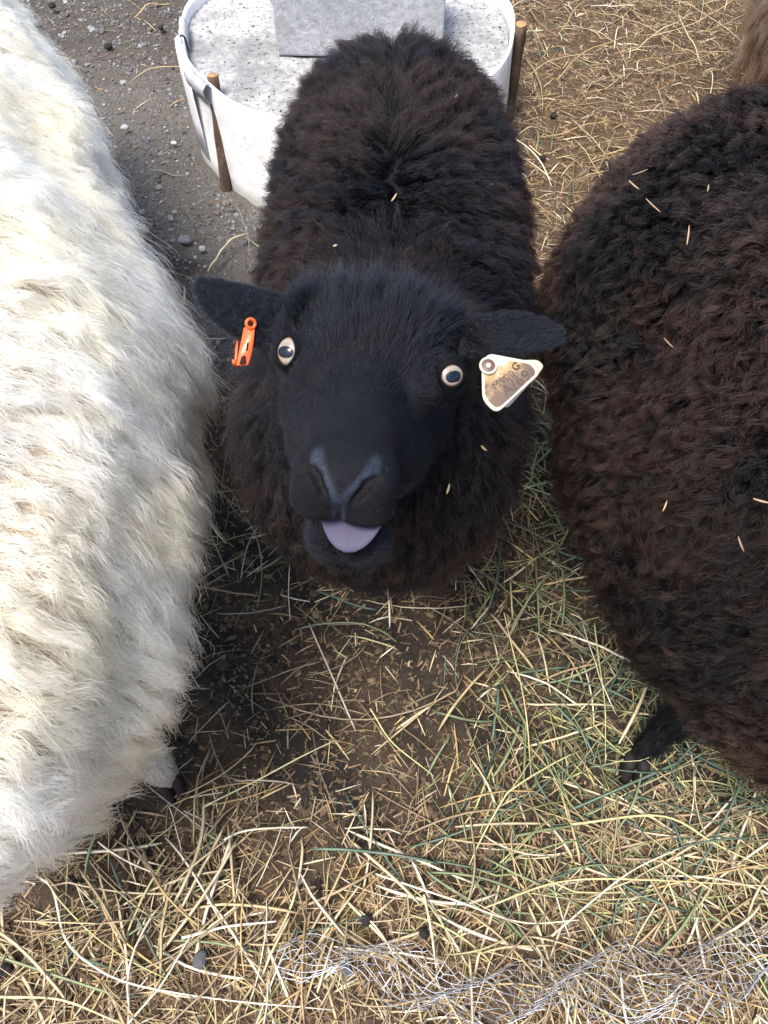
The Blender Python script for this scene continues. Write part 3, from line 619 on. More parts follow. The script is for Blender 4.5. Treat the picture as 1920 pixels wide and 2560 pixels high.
# ------------------------------------------------------------------ the black sheep
eL, eR, ns = dep(716, 875, .598), dep(1130, 940, .597), dep(876, 1215, .500)
HO = (eL + eR) / 2; HX = norm(eR - eL); d0 = ns - HO; d0 = d0 - (d0 @ HX) * HX; d0 = norm(d0); z0 = -np.cross(HX, d0); A_ = math.radians(8)
HY = d0 * math.cos(A_) + z0 * math.sin(A_); HZ = z0 * math.cos(A_) - d0 * math.sin(A_); HB = np.stack([HX, HY, HZ])
def toL(P): return (P - HO.astype(P.dtype)) @ HB.T.astype(P.dtype)
def toW(p): return HO + np.asarray(p) @ HB
def ear_frame(base, tip, wdir):
    a = norm(tip - base); b = wdir - (wdir @ a) * a; b = norm(b); return base, a, b, np.cross(a, b), np.linalg.norm(tip - base)
# ears: root, tip, direction of the width; the left one in the picture lies level, the other hangs a little
EARS = [ear_frame(dep(735, 818, .635), dep(497, 708, .650), dep(560, 900, .63) - dep(600, 700, .66)),
        ear_frame(dep(1168, 850, .630), dep(1412, 838, .640), dep(1300, 900, .625) - dep(1300, 750, .655))]
def ear_sdf(P, E, k):
    base, a, b, n, L = E; q = P - base.astype(np.float32); u = q @ a.astype(np.float32) / L; v = q @ b.astype(np.float32); w_ = q @ n.astype(np.float32)
    uc = np.clip(u, 0, 1); prof = (.0265 * np.sqrt(np.clip(1 - np.clip((uc - .12) / .88, 0, 1) ** 1.7, 0, 1)) if k == 0 else .0215 * np.sqrt(np.clip(1 - ((uc - .40) / .61) ** 2, 0, 1)) ** 1.05) + .001
    bend = (.010 * np.sin(uc * 2.6)) * (1 if k else -1) * -1
    vv = v - bend * .6
    d1 = np.abs(vv) - prof; d2 = np.abs(w_ + 6.5 * vv ** 2 - .004) - (.0042 * (1.25 - uc)); du = np.maximum(u - 1.0, -.12 - u) * L
    return smax(smax(d1, d2, .004), du, .003)
def head_sdf(p, cut=True):
    E, C = s_ell, s_cap
    f = E(p, (0, -.052, -.034), (.064, .070, .060))
    f = smin(f, C(p, (0, -.005, -.030), (0, .100, -.036), .045, .0305), .03)
    for s in (-1, 1):
        f = smin(f, E(p, (s * .043, -.006, -.008), (.022, .030, .018)), .015)
        f = smin(f, E(p, (s * .029, .006, -.066), (.027, .055, .036)), .03)
        f = smin(f, E(p, (s * .019, .110, -.034), (.018, .026, .022)), .014)
        f = smin(f, E(p, (s * .016, .116, -.051), (.020, .018, .012)), .010)
    f = smin(f, E(p, (0, .120, -.028), (.017, .018, .013)), .012)
    jaw = C(p, (0, -.02, -.088), (.005, .092, -.090), .038, .024); jaw = smin(jaw, E(p, (.007, .104, -.0925), (.031, .022, .022)), .014)
    f = smin(f, jaw, .014)
    if not cut: return f
    f = smax(f, -E(p, (.009, .130, -.0655), (.031, .036, .0074)), .005)
    for sl_ in SLITS:
        for a, b in zip(sl_[:-1], sl_[1:]): f = smax(f, -C(p, a[:3], b[:3], a[3], b[3]), .003)
    for s in (-1, 1): f = smax(f, -E(p, (s * .0655, .002, .000), (.0135, .0155, .0125)), .006)
    return f
def front_y(x, z):
    y = np.linspace(.19, .05, 281); q = np.stack([np.full_like(y, x), y, np.full_like(y, z)], 1); d = head_sdf(q, False); return float(y[np.argmax(d < 0)])
SLITS = []
for s_ in (-1, 1):
    SLITS.append([(s_ * x, front_y(s_ * x, z) + o, z, r) for x, z, o, r in ((.0080, -.034, -.0002, .0016), (.0115, -.0285, -.0016, .0025), (.0165, -.0215, -.0026, .0029), (.0215, -.0178, -.0014, .0021), (.0255, -.0200, .0, .0016))])
SLITS.append([(0, front_y(0, z) + .0006, z, r) for z, r in ((-.038, .0010), (-.048, .0014), (-.058, .0022))])
def black_body(P):
    f = chain(P, [(.018, 1.115, .47, .130), (.020, .93, .475, .140), (.012, .72, .47, .138)], 1.0, .06)
    f = smin(f, s_ell(P, (.0, .60, .50), (.125, .13, .15)), .08)
    f = smin(f, s_ell(P, (-.004, .485, .53), (.122, .125, .135)), .07)
    f = smin(f, s_cap(P, (-.005, .50, .60), toW((0, -.055, -.06)), .105, .070), .07)
    for L in [((-.07, .68, .36), (-.075, .70, .18), (-.075, .69, .02)), ((.07, .68, .36), (.075, .70, .18), (.075, .69, .02)), ((-.08, 1.12, .38), (-.08, 1.17, .2), (-.085, 1.14, .02)), ((.10, 1.12, .38), (.10, 1.17, .2), (.105, 1.14, .02))]: f = ground_leg(P, f, *L)
    return f
ks = empty('sheep', (0, .75, 0), label='black sheep looking straight up at the viewer with its tongue poking out', cat='sheep', group='sheep in the pen')
hh = .0023
ax = np.concatenate([np.arange(-.21, -.182, .008), np.arange(-.18, .18, hh), np.arange(.184, .22, .008)])
ay = np.concatenate([np.arange(.20, .535, hh), np.arange(.54, 1.34, .011)]); az = np.concatenate([np.arange(-.03, .648, .011), np.arange(.652, .905, hh)])
G = grid(ax, ay, az); f = black_body(G)
jy = np.searchsorted(ay, .60); kz = np.searchsorted(az, .60); sub = G[:, :jy, kz:]
hd = head_sdf(toL(sub)); sf = smin(f[:, :jy, kz:], hd, .018)
for k, E in enumerate(EARS): sf = smin(sf, ear_sdf(sub, E, k), .008)
# keep the mouth and the eye hollows open where the neck would fill them
f[:, :jy, kz:] = sf
KV, KQ = surface_nets(ax, ay, az, f); del G, f, sub, sf, hd
KL = toL(KV)
YL = [((.0190, -.0130), (.0065, -.0270)), ((.0065, -.0270), (.0, -.034)), ((.0, -.034), (.0, -.056))]
def nose_mask(l, w0=.0022, w1=.0062):
    x, z = abs(l[:, 0]), l[:, 2]; d = np.full(len(l), 9.)
    for (x0, z0_), (x1, z1_) in YL:
        t = np.clip(((x - x0) * (x1 - x0) + (z - z0_) * (z1_ - z0_)) / ((x1 - x0) ** 2 + (z1_ - z0_) ** 2), 0, 1); d = np.minimum(d, np.hypot(x - x0 - t * (x1 - x0), z - z0_ - t * (z1_ - z0_)))
    return sstep(w1, w0, d) * sstep(.108, .118, l[:, 1]) * (l[:, 1] < .2)
noseM = nose_mask(KL)
mouthM = ((KL[:, 1] > .06) & (KL[:, 2] < -.056) & (KL[:, 2] > -.078) & (KL[:, 1] < .2) & (abs(KL[:, 0]) < .04)).astype(float)
def b_skin(nt):
    n = noise(nt, 420, 3); v = N(nt, 'ShaderNodeTexVoronoi'); v.inputs['Scale'].default_value = 420; nt.links.new(N(nt, 'ShaderNodeTexCoord').outputs['Object'], v.inputs[0])
    c = mix(nt, attr(nt, 'nose', 2), (.003, .0034, .005), (.022, .029, .046)); c = mix(nt, ramp(nt, noise(nt, 60, 3), [(.4, (0, 0, 0)), (.7, (.7, .7, .7))]), c, (.006, .007, .010))
    c = mix(nt, attr(nt, 'mouth', 2), c, (.004, .0035, .004))
    r = N(nt, 'ShaderNodeMapRange'); nt.links.new(attr(nt, 'nose', 2), r.inputs[0]); r.inputs[3].default_value = .8; r.inputs[4].default_value = .5
    return principled(nt, c, r.outputs[0], Specular_IOR_Level=.16, Normal=bump(nt, v.outputs[0], .0006, .6)).outputs[0]
for sl_ in SLITS:
    for a, b in zip(sl_[:-1], sl_[1:]): mouthM = np.maximum(mouthM, sstep(.0016, .0002, s_cap(KL, a[:3], b[:3], a[3], b[3])))
mesh_obj('body', KV, KQ, material('black sheep skin', b_skin), ks, cols={'nose': noseM, 'mouth': mouthM})
for fx, fy in ((-.075, .68), (.075, .68), (-.085, 1.13), (.105, 1.13)): hoof(ks, (fx, fy), math.radians(180), M_hoof)

def k_masks(P):
    l = toL(P); head = sstep(-.075, -.035, l[:, 1]) * sstep(-.15, -.125, l[:, 2]) * (P[:, 1] < .55) * sstep(.105, .095, abs(l[:, 0]))
    ear = np.zeros(len(P)); ed = np.zeros((len(P), 3))
    for k, E in enumerate(EARS):
        q = P - E[0]; u = q @ E[1] / E[4]; d = np.linalg.norm(q - np.outer(q @ E[1], E[1]), axis=1)
        m = (u > .10) & (u < 1.1) & (d < .034); ear[m] = 1; ed[m] = E[1]
    return l, head, ear, ed
def near_lips(l): return (l[:, 1] > .075) & (l[:, 1] < .2)
def inmouth(l):
    q = (l - np.array([.009, .130, -.0655])) / np.array([.032, .038, .0082]); return ((q ** 2).sum(1) < 1.0)
def eyehole(l):
    m = np.zeros(len(l), bool)
    for s in (-1, 1): m |= (((l - np.array([s * .0655, .002, .0])) / np.array([.0110, .0120, .0110])) ** 2).sum(1) < 1
    return m
# body and neck fleece
def k_w(P, Nn):
    l, head, ear, _ = k_masks(P); return camfacing(P, Nn) * (1 - head) * (1 - ear) * (P[:, 2] > .05) * np.where(P[:, 2] < .3, .6, 1)
def k_par(P, Nn):
    n = len(P); o = np.ones(n); l = toL(P)
    leg = 1 - sstep(.22, .30, P[:, 2]); neck = sstep(.80, .58, P[:, 1]); x = P[:, 0] - .012
    body = np.stack([np.sign(x) * (.35 + 5 * abs(x)), .70 - 1.2 * sstep(1.0, .7, P[:, 1]), -.35 - .5 * sstep(.3, -.3, Nn[:, 2])], 1)
    dn = P - np.array([-.005, .47, .72]); nk = norm(dn) * .6 + np.array([0, -.35, -.55]); top = np.stack([x * 4, .9 * o, .1 * o], 1)
    c = body * (1 - neck)[:, None] + nk * neck[:, None]; c = c + top * (sstep(.55, .62, P[:, 1]) * sstep(.75, .66, P[:, 1]) * sstep(.55, .6, P[:, 2]))[:, None]
    c += .25 * np.stack([fbm(P, 9, 51), fbm(P, 9, 52), fbm(P, 9, 53)], 1); c = np.where(leg[:, None] > .5, np.array([0, 0, -1.]), c)
    clse = sstep(-.13, -.06, l[:, 1]) * (P[:, 1] < .6)
    return dict(L=(.055 - .024 * clse) * (1 - leg) + .010 * leg, comb=c, a0=1.0 * o, a1=.35 * o, messy=.30 * o, clump=.86 * (1 - leg) * (1 - .35 * neck), spread=.20 * o,
                curl=.0042 * (1 - leg) * (1 - .3 * neck), freq=1.6 * o, frizz=.0030 * (1 - leg) + .0004, drop=.004 * o, rad=.00027 * o)
fur('fleece', KV, KQ, ks, M_black, 5200, 150000, k_w, k_par, 10, 9)
# face: short hair, longer wool on the poll
def inslit(l):
    m = np.zeros(len(l), bool)
    for sl_ in SLITS:
        for a, b in zip(sl_[:-1], sl_[1:]): m |= s_cap(l, a[:3], b[:3], a[3], b[3]) < .0014
    return m
def f_w(P, Nn):
    l, head, ear, _ = k_masks(P); nose = nose_mask(l, .0025, .0055)
    return np.maximum(head, ear * .9) * camfacing(P, Nn, .2) * (1 - .93 * nose) * (~inmouth(l)) * (~eyehole(l)) * (~inslit(l)) * np.where(l[:, 1] > .07, 2.2, 1) * np.where(ear > .5, 1.8, 1)
def f_par(P, Nn):
    n = len(P); o = np.ones(n); l, head, ear, ed = k_masks(P); e = ear > .5
    poll = sstep(.030, -.035, l[:, 1]) * sstep(-.09, -.02, l[:, 2]) * sstep(.075, .055, abs(l[:, 0])); cheek = sstep(.06, -.0, l[:, 1]) * sstep(-.045, -.07, l[:, 2])
    eyed = np.minimum(np.linalg.norm(l - np.array([-.062, .002, 0]), axis=1), np.linalg.norm(l - np.array([.062, .002, 0]), axis=1)); ne = sstep(.014, .036, eyed)
    cl = np.stack([l[:, 0] * 9, -1.0 * o, .10 * o + .5 * poll], 1); cl[:, 2] -= .6 * cheek
    c = cl @ HB; c = np.where(e[:, None], ed, c)
    L = (.0085 + .028 * poll * ne + .013 * cheek * ne); mz = sstep(.03, .10, l[:, 1]); L = L * (1 - mz) + mz * (.0042 + .004 * sstep(-.06, -.09, l[:, 2])); L = L * (.45 + .55 * ne); L = np.where(e, .0075, L)
    return dict(L=L, comb=c, a0=np.where(e, .75, .55 + .55 * poll), a1=np.where(e, .35, .12 + .65 * poll), messy=.12 + .3 * poll, clump=.12 + .32 * poll * o, spread=.5 * o,
                curl=.0003 + .0016 * poll, freq=1.2 * o, frizz=.0003 + .0014 * poll, drop=0 * o, rad=.00015 + .00003 * poll)
fur('face_hair', KV, KQ, ks, M_face, 6000, 150000, f_w, f_par, 6, 11)

# eyes
def uvs(nu=32, nv=20):
    V = [(0, 0, 1)]; 
    for i in range(1, nv):
        a = math.pi * i / nv
        for j in range(nu): b = 2 * math.pi * j / nu; V.append((math.sin(a) * math.cos(b), math.sin(a) * math.sin(b), math.cos(a)))
    V.append((0, 0, -1)); F = [[0, 1 + j, 1 + (j + 1) % nu] for j in range(nu)]
    for i in range(nv - 2):
        for j in range(nu): a = 1 + i * nu + j; b = 1 + i * nu + (j + 1) % nu; F.append([a, a + nu, b + nu, b])
    k = len(V) - 1; F += [[k, k - nu + (j + 1) % nu, k - nu + j] for j in range(nu)]
    return np.array(V), F
def b_iris(nt):
    co = N(nt, 'ShaderNodeTexCoord').outputs['Object']; n = noise(nt, 700, 4, .7, co)
    r = attr(nt, 'r', 2); c = ramp(nt, r, [(.0, (.12, .095, .070)), (.40, (.20, .175, .135)), (.60, (.27, .245, .205)), (.72, (.13, .08, .068)), (.84, (.015, .011, .011))])
    c = mix(nt, n, c, (.50, .36, .24), 'MIX') if False else mix(nt, ramp(nt, n, [(.4, (0, 0, 0)), (.75, (.45, .45, .45))]), c, (.36, .24, .16))
    return principled(nt, c, .25, Coat_Weight=.5, Coat_Roughness=.04).outputs[0]
M_iris = material('cream iris', b_iris)
M_pupil = material('blue black pupil', lambda nt: principled(nt, (.003, .006, .016), .22, Specular_IOR_Level=.3, Coat_Weight=.25, Coat_Roughness=.05).outputs[0])
M_lid = plain('dark eyelid', (.005, .005, .006), .8)
def eye(px, py, d, facing, wv, wh, up_px):
    """facing: unit view axis of the eyeball; wv/wh: half opening height/width; up_px: picture direction of its long axis"""
    c = dep(px, py, d); n = norm(facing); up = R_ * up_px[0] - U_ * up_px[1]; up = norm(up - (up @ n) * n); rt = np.cross(up, n); r = .0155
    B = np.stack([rt, up, n]); cc = c - n * r * .82
    V0, F0 = uvs(); V = V0.copy(); ang = np.arccos(np.clip(V[:, 2], -1, 1))
    rr = np.sqrt((V[:, 0] / (wh / r)) ** 2 + (V[:, 1] / (wv / r)) ** 2) * .80
    rr = np.where(V[:, 2] < 0, 1.5, rr)
    o = mesh_obj('eye', cc + (V * r) @ B, F0, M_iris, ks, cols={'r': np.clip(rr, 0, 1)})
    # pupil: a curved rounded bar, slightly proud of the ball
    a = np.linspace(0, 6.283, 29)[:-1]; rings = []
    for s in (.02, .35, .7, 1.):
        x = s * .0069 * np.sign(np.cos(a)) * abs(np.cos(a)) ** .8; y = s * .0047 * np.sign(np.sin(a)) * abs(np.sin(a)) ** .85 - .0012
        z = np.sqrt((r + .0003) ** 2 - x ** 2 - y ** 2) - .0004 * (s > .9); rings.append(cc + np.stack([x, y, z], 1) @ B)
    p = cyl('pupil', rings, M_pupil, None); p.parent = o; p.matrix_parent_inverse = Matrix()
    p.matrix_parent_inverse = o.matrix_world.inverted() if False else Matrix()
    rings = []
    for q_ in (-.06, 0, .10, .25, .45, .7, 1.):
        ww, hv = wh * .97 * (1 - max(q_, 0)) + r * 1.02 * max(q_, 0), wv * .97 * (1 - max(q_, 0)) + r * 1.02 * max(q_, 0)
        x = ww * np.cos(a); y = hv * np.sin(a) * (1 - .10 * np.cos(a) * (1 - max(q_, 0))); R2 = r + .0006 * max(q_, 0) + (.0009 if q_ > 0 else .0004 if q_ == 0 else -.001) + .0012 * math.exp(-((q_ - .15) / .12) ** 2)
        kq = .30 * (1 - max(q_, 0)); x, y = (x * abs(np.cos(a)) ** kq, y) if wv > wh else (x, y * abs(np.sin(a)) ** kq)
        rings.append(cc + np.stack([x, y, np.sqrt(np.maximum(R2 ** 2 - x ** 2 - y ** 2, 1e-7))], 1) @ B)
    lid = cyl('eyelid', rings, M_lid, ks); me = lid.data
    LV = np.array([v.co[:] for v in me.vertices]); LQ = np.array([list(p.vertices) for p in me.polygons])
    if ((vnormals(LV, LQ) * (LV - cc)).sum()) < 0: LQ = LQ[:, ::-1].copy()
    def lw(P, Nn): q = (P - cc) @ B.T; return sstep(1.02, 1.35, np.hypot(q[:, 0] / wh, q[:, 1] / wv)) * (q[:, 2] > -.002)
    def lp(P, Nn):
        o = np.ones(len(P)); q = (P - cc) @ B.T; out = (q * [1, 1, 0]) @ B - .5 * HY; d = sstep(1.0, 1.9, np.hypot(q[:, 0] / wh, q[:, 1] / wv))
        return dict(L=.0022 + .0055 * d, comb=out, a0=.9 * o, a1=.25 * o, messy=.15 * o, clump=.1 * o, spread=.5 * o, curl=.0002 * o, freq=o, frizz=.0003 * o, drop=0 * o, rad=.00016 * o)
    h = fur('lid_hair', LV, LQ, None, M_face, 300, 3800, lw, lp, 5, 13); h.parent = lid; h.matrix_parent_inverse = Matrix()
    lid.matrix_world = Matrix(); lid.parent = ks; lid.matrix_parent_inverse = Matrix.Translation(ks.location).inverted()
toc = lambda px, py: norm(-(F_ + (px - 960) / 1925 * R_ - (py - 1280) / 1925 * U_))
eye(717, 877, .599, toc(717, 877) * 1.0 - HX * .55 + HZ * .1, .0116, .0080, (.18, -1))
eye(1131, 938, .600, toc(1131, 938) * 1.0 + HX * .50 + HZ * .1, .0086, .0102, (-.22, -1))

# tongue: lavender, lying over the lower lip
def build_tongue():
    nu, nv = 26, 40; V = []
    for i in range(nu):
        t = i / (nu - 1)                         # root to tip
        y = .075 + .063 * t; w_ = .0240 * math.sqrt(max(1 - max(t - .45, 0) ** 2 / .31, .0)) + .0004; cx = .0055 + .005 * t
        z = -.0675 + .004 * math.sin(t * 3.0) - .0125 * max(t - .55, 0) ** 1.5 * 2.1; th_ = .0056 * (1 - .55 * t ** 3) * (1 if t < .97 else .4)
        for j in range(nv):
            a = 2 * math.pi * j / nv; x = w_ * math.cos(a); cup = 6.5 * x * x + .20 * x          # edges curled up, more so on the picture's right
            V.append((cx + x, y + .0 * x, z + cup + th_ * math.sin(a) - .0009 * math.exp(-(x / .002) ** 2) * (math.sin(a) > 0)))
    F = [[i * nv + j, i * nv + (j + 1) % nv, (i + 1) * nv + (j + 1) % nv, (i + 1) * nv + j] for i in range(nu - 1) for j in range(nv)]
    F += [list(range(nv))[::-1], [(nu - 1) * nv + j for j in range(nv)]]
    def b(nt):
        v = N(nt, 'ShaderNodeTexVoronoi'); v.inputs['Scale'].default_value = 900; nt.links.new(N(nt, 'ShaderNodeTexCoord').outputs['Object'], v.inputs[0])
        n = noise(nt, 80, 3); c = mix(nt, n, (.046, .042, .074), (.066, .058, .100))
        return principled(nt, c, .62, Specular_IOR_Level=.25, Normal=bump(nt, noise(nt, 260, 3), .0004, .5), Subsurface_Weight=.15, Subsurface_Scale=.004).outputs[0]
    mesh_obj('tongue', toW(np.array(V)), F, material('lavender tongue', b), ks)
build_tongue()

# ------------------------------------------------------------------ ear tags
def plate(name, poly, d, thick, mat, par, tilt=None, bevel=.0006):
    """poly: picture points giving the outline, set at distance d and given a real thickness"""
    n = len(poly); P = np.array([dep(u, v, d if np.isscalar(d) else d[i]) for i, (u, v) in enumerate(poly)])
    nrm = norm(np.cross(P[1] - P[0], P[2] - P[0])); nrm = nrm if nrm @ F_ < 0 else -nrm; c = P.mean(0)
    rings = [c + (P - c) * .96 + nrm * thick / 2, P + nrm * thick * .3, P - nrm * thick * .3, c + (P - c) * .96 - nrm * thick / 2]
    o = cyl(name, rings, mat, par, cap=True); return o, nrm
def rounded(poly, r, k=5):
    out = []; n = len(poly); P = [np.array(p, float) for p in poly]
    for i in range(n):
        a, b, c = P[i - 1], P[i], P[(i + 1) % n]; u, v = norm(a - b), norm(c - b); rr = min(r if np.isscalar(r) else r[i], .45 * np.linalg.norm(a - b), .45 * np.linalg.norm(c - b)); s, e = b + u * rr, b + v * rr
        for t in np.linspace(0, 1, k): out.append(tuple((1 - t) ** 2 * s + 2 * t * (1 - t) * b + t * t * e))
    return out
def torus(name, c, n, R, r, mat, par, seg=36):
    n = norm(n); a = norm(np.cross(n, [.3, 1, .2])); b = np.cross(n, a); rings = []
    th = np.linspace(0, 6.2832, seg + 1)[:-1]
    for t in th:
        d = a * math.cos(t) + b * math.sin(t); ph = np.linspace(0, 6.2832, 13)[:-1]
        rings.append(c + d * R + r * (np.cos(ph)[:, None] * d + np.sin(ph)[:, None] * n))
    rings.append(rings[0]); return cyl(name, rings, mat, par)
def disc(name, c, n, r, thick, mat, par, dome=0.):
    n = norm(n); a = norm(np.cross(n, [.3, 1, .2])); b = np.cross(n, a); t = np.linspace(0, 6.2832, 29)[:-1]; d = np.cos(t)[:, None] * a + np.sin(t)[:, None] * b
    return cyl(name, [c - n * thick + d * r, c + d * r, c + n * (dome + thick * .3) + d * r * .8, c + n * (dome + thick * .4) + d * r * .05], mat, par, cap=True)
def b_tag(nt):
    co = N(nt, 'ShaderNodeTexCoord').outputs['Object']; n = noise(nt, 55, 6, .75, co, .4)
    a = attr(nt, 'dirt', 2); s = N(nt, 'ShaderNodeMath', operation='MULTIPLY_ADD'); nt.links.new(n, s.inputs[0]); s.inputs[1].default_value = .8; nt.links.new(a, s.inputs[2])
    c = ramp(nt, s.outputs[0], [(.52, (.50, .46, .38)), (.62, (.34, .22, .09)), (.82, (.10, .058, .036)), (1., (.07, .045, .036))])
    return principled(nt, c, .35, Coat_Weight=.3).outputs[0]
M_tagw = material('stained white plastic', b_tag); M_white_p = plain('clean white plastic', (.44, .39, .31), .3); M_ink = plain('faded black print', (.060, .042, .032), .8); M_rust = plain('brown grime', (.09, .05, .045), .4)
M_or = plain('orange plastic', (.62, .095, .018), .35, Subsurface_Weight=.1, Subsurface_Scale=.003); M_ord = plain('dark tag brown', (.03, .014, .010), .85)
wt = empty('ear_tag', tuple(dep(1221, 914, .618)), label='white triangular tag stained brown, pinned in the ear on the right', cat='ear tag')
poly = rounded([(1222, 884), (1333, 905), (1352, 932), (1240, 1036), (1206, 1000), (1203, 905)], [14, 14, 14, 22, 16, 10], 6)
dd = [.606 + (v - 884) * -.00006 for u, v in poly]
# stained face as a fan so that dirt follows the lower corners
def tag_face():
    P = np.array([dep(u, v, d - .0009) for (u, v), d in zip(poly, dd)]); c = P.mean(0); cpx = np.mean(poly, 0); V, A = [], []
    rings = 10; m = len(P)
    for i in range(rings):
        s = .03 + .93 * i / (rings - 1)
        for k in range(m):
            V.append(c + (P[k] - c) * s); u, v = cpx + (np.array(poly[k]) - cpx) * s
            inset = 1 - sstep(.86, .96, s); t = ((u - 1205) * .5 + (v - 885) * .62) / 95.; A.append((-.02 + .66 * float(np.clip(t - .12, 0, 1))) * inset + (-.35) * (1 - inset))
    F = [[i * m + k, i * m + (k + 1) % m, (i + 1) * m + (k + 1) % m, (i + 1) * m + k] for i in range(rings - 1) for k in range(m)] + [list(range(m))]
    mesh_obj('stained_face', V, F, M_tagw, wt, cols={'dirt': np.array(A)})
_, wn = plate('plate', poly, dd, .0016, M_white_p, wt); tag_face()
bc = dep(1221, 914, .6012); torus('pin_collar', bc, wn, .0062, .0011, M_white_p, wt); disc('pin_recess', bc - wn * .0004, wn, .0055, .0008, M_rust, wt); disc('pin_head', bc + wn * .0006, wn, .0022, .001, M_white_p, wt, .0006)
plate('back_plate', rounded([(1240, 900), (1345, 900), (1360, 915), (1350, 930), (1268, 1022), (1230, 1000)], 12), .622, .0014, M_white_p, wt)
def text3d(s, u, v, d, size, ang, n, name='print'):
    cu = bpy.data.curves.new(name, 'FONT'); cu.body = s; cu.size = size; cu.extrude = .0005; cu.offset = 0; cu.align_x = 'CENTER'; cu.align_y = 'CENTER'; cu.space_character = 1.1
    ob = bpy.data.objects.new('tmp', cu); COL.objects.link(ob); dg = bpy.context.evaluated_depsgraph_get(); me = bpy.data.meshes.new_from_object(ob.evaluated_get(dg)); bpy.data.objects.remove(ob)
    x = R_ * math.cos(ang) + U_ * math.sin(ang); x = norm(x - (x @ n) * n); y = np.cross(n, x); c = dep(u, v, d)
    V = np.array([q.co[:] for q in me.vertices]); F = [list(p.vertices) for p in me.polygons]
    mesh_obj(name, c + V[:, :1] * x + V[:, 1:2] * y + V[:, 2:] * n, F, M_ink, wt, smooth=False)
text3d('M900', 1259, 951, .6015, .0085, math.radians(38), wn)
text3d('G', 1290, 916, .6022, .0085, math.radians(38), wn)
text3d('A/69', 1291, 958, .6008, .0125, math.radians(38), wn)

ot = empty('ear_tag', tuple(dep(626, 809, .63)), label='narrow folded orange tag hanging from the ear on the left', cat='ear tag')
oc = dep(627, 809, .620); on = toc(627, 809) + R_ * .25
torus('pin_collar', oc, on, .0036, .0014, M_or, ot); disc('pin_recess', oc - norm(on) * .0003, on, .0028, .001, M_ord, ot)
plate('front_leaf', rounded([(610, 818), (638, 821), (632, 875), (621, 913), (590, 915), (600, 870)], [4, 4, 30, 4, 5, 30], 5), .6225, .0018, M_or, ot)
plate('back_leaf', rounded([(592, 850), (597, 846), (594, 890), (590, 910), (586, 908), (588, 870)], 2, 3), [.640] * 18, .0016, M_or, ot)
plate('fold', rounded([(584, 902), (596, 905), (592, 917), (585, 914)], 3, 3), .631, .016, M_or, ot)
plate('dark_spot', rounded([(604, 890), (614, 888), (616, 911), (598, 912)], 4, 4), .6212, .0006, M_ord, ot)  # dark patches on the front leaf
plate('dark_spot', rounded([(617, 858), (622, 856), (619, 876), (615, 878)], 2, 3), .6212, .0006, M_ord, ot)

# husks caught in the wool of the brown sheep
def find_surface(V, u, v, lift):
    d = norm(F_ + (u - 960) / 1925 * R_ - (v - 1280) / 1925 * U_); q = V - np.array([0, 0, CAM_H]); t = q @ d; perp = np.linalg.norm(q - t[:, None] * d, axis=1)
    k = np.where(perp < .02)[0]; tm = t[k].min() if len(k) else 1.; return np.array([0, 0, CAM_H]) + d * (tm - lift)
def husk(V, u, v, L, ang, lift, label, w_=.0024):
    L *= .8
    c = find_surface(V, u, v, lift); x = R_ * math.cos(ang) + U_ * math.sin(ang); y = np.cross(F_, x); rings = []; a = np.linspace(0, 6.283, 9)[:-1]
    for t in np.linspace(0, 1, 9): 
        r = w_ * (.28 + .2 * ((u * 3 + v) % 7) / 7) * math.sin(.12 + t * 2.9) ** .7 + .0002; rings.append(c + x * L * (t - .5) + (np.cos(a) * r)[:, None] * y - (np.sin(a) * r * .5)[:, None] * F_ + .0004 * math.sin(t * 3) * y)
    o = cyl('husk', rings, M_straw, None, cap=True); me = o.data; at_ = me.attributes.new('col', 'FLOAT_COLOR', 'POINT'); at_.data.foreach_set('color', np.tile([*(np.array([.30, .20, .12]) * (.6 + .7 * ((u * 7 + v) % 10) / 10)), 1], len(me.vertices)).astype(np.float32))
    tag(o, label, 'straw husk', 'straw husks caught in the wool')
for a in [(BV, 1600, 430, .024, .35, 'upper husk of the slanting pair on the brown sheep shoulder'), (BV, 1585, 462, .020, -.7, 'lower husk of the slanting pair on the brown sheep shoulder'), (BV, 1633, 513, .028, -.75, 'longest husk on the upper wool of the brown sheep'),
          (BV, 1720, 588, .026, 1.45, 'upright thin husk high on the brown sheep back'), (BV, 1672, 857, .018, -.8, 'husk on the brown wool right of the stained ear tag'), (BV, 1662, 1265, .014, 1.2, 'small husk on the lower dark wool of the brown sheep'),
          (BV, 1905, 1252, .020, -.25, 'husk at the right picture edge on the brown wool'), (BV, 1853, 1360, .018, -1.2, 'pale husk low on the brown wool near the right edge'), (BV, 1770, 470, .010, 1.4, 'tiny upright husk near the top of the brown sheep')]:
    husk(a[0], a[1], a[2], a[3], a[4], .040, a[5])
for a in [(KV, 985, 493, .014, 1.0, 'thin straw bit on the black sheep back'), (KV, 838, 613, .007, .4, 'pale seed on the black sheep neck left of the spine'), (KV, 1120, 1222, .012, 1.3, 'straw bit on the wool beside the black sheep cheek'), (KV, 1140, 240, .008, .9, 'greenish seed fleck on the black sheep rump'), (KV, 1228, 460, .007, .1, 'tiny pale fleck on the right flank of the black sheep'), (KV, 1210, 1120, .009, -.7, 'small straw fleck low on the wool under the stained tag')]:
    husk(a[0], a[1], a[2], a[3], a[4], .030, a[5], .0026)

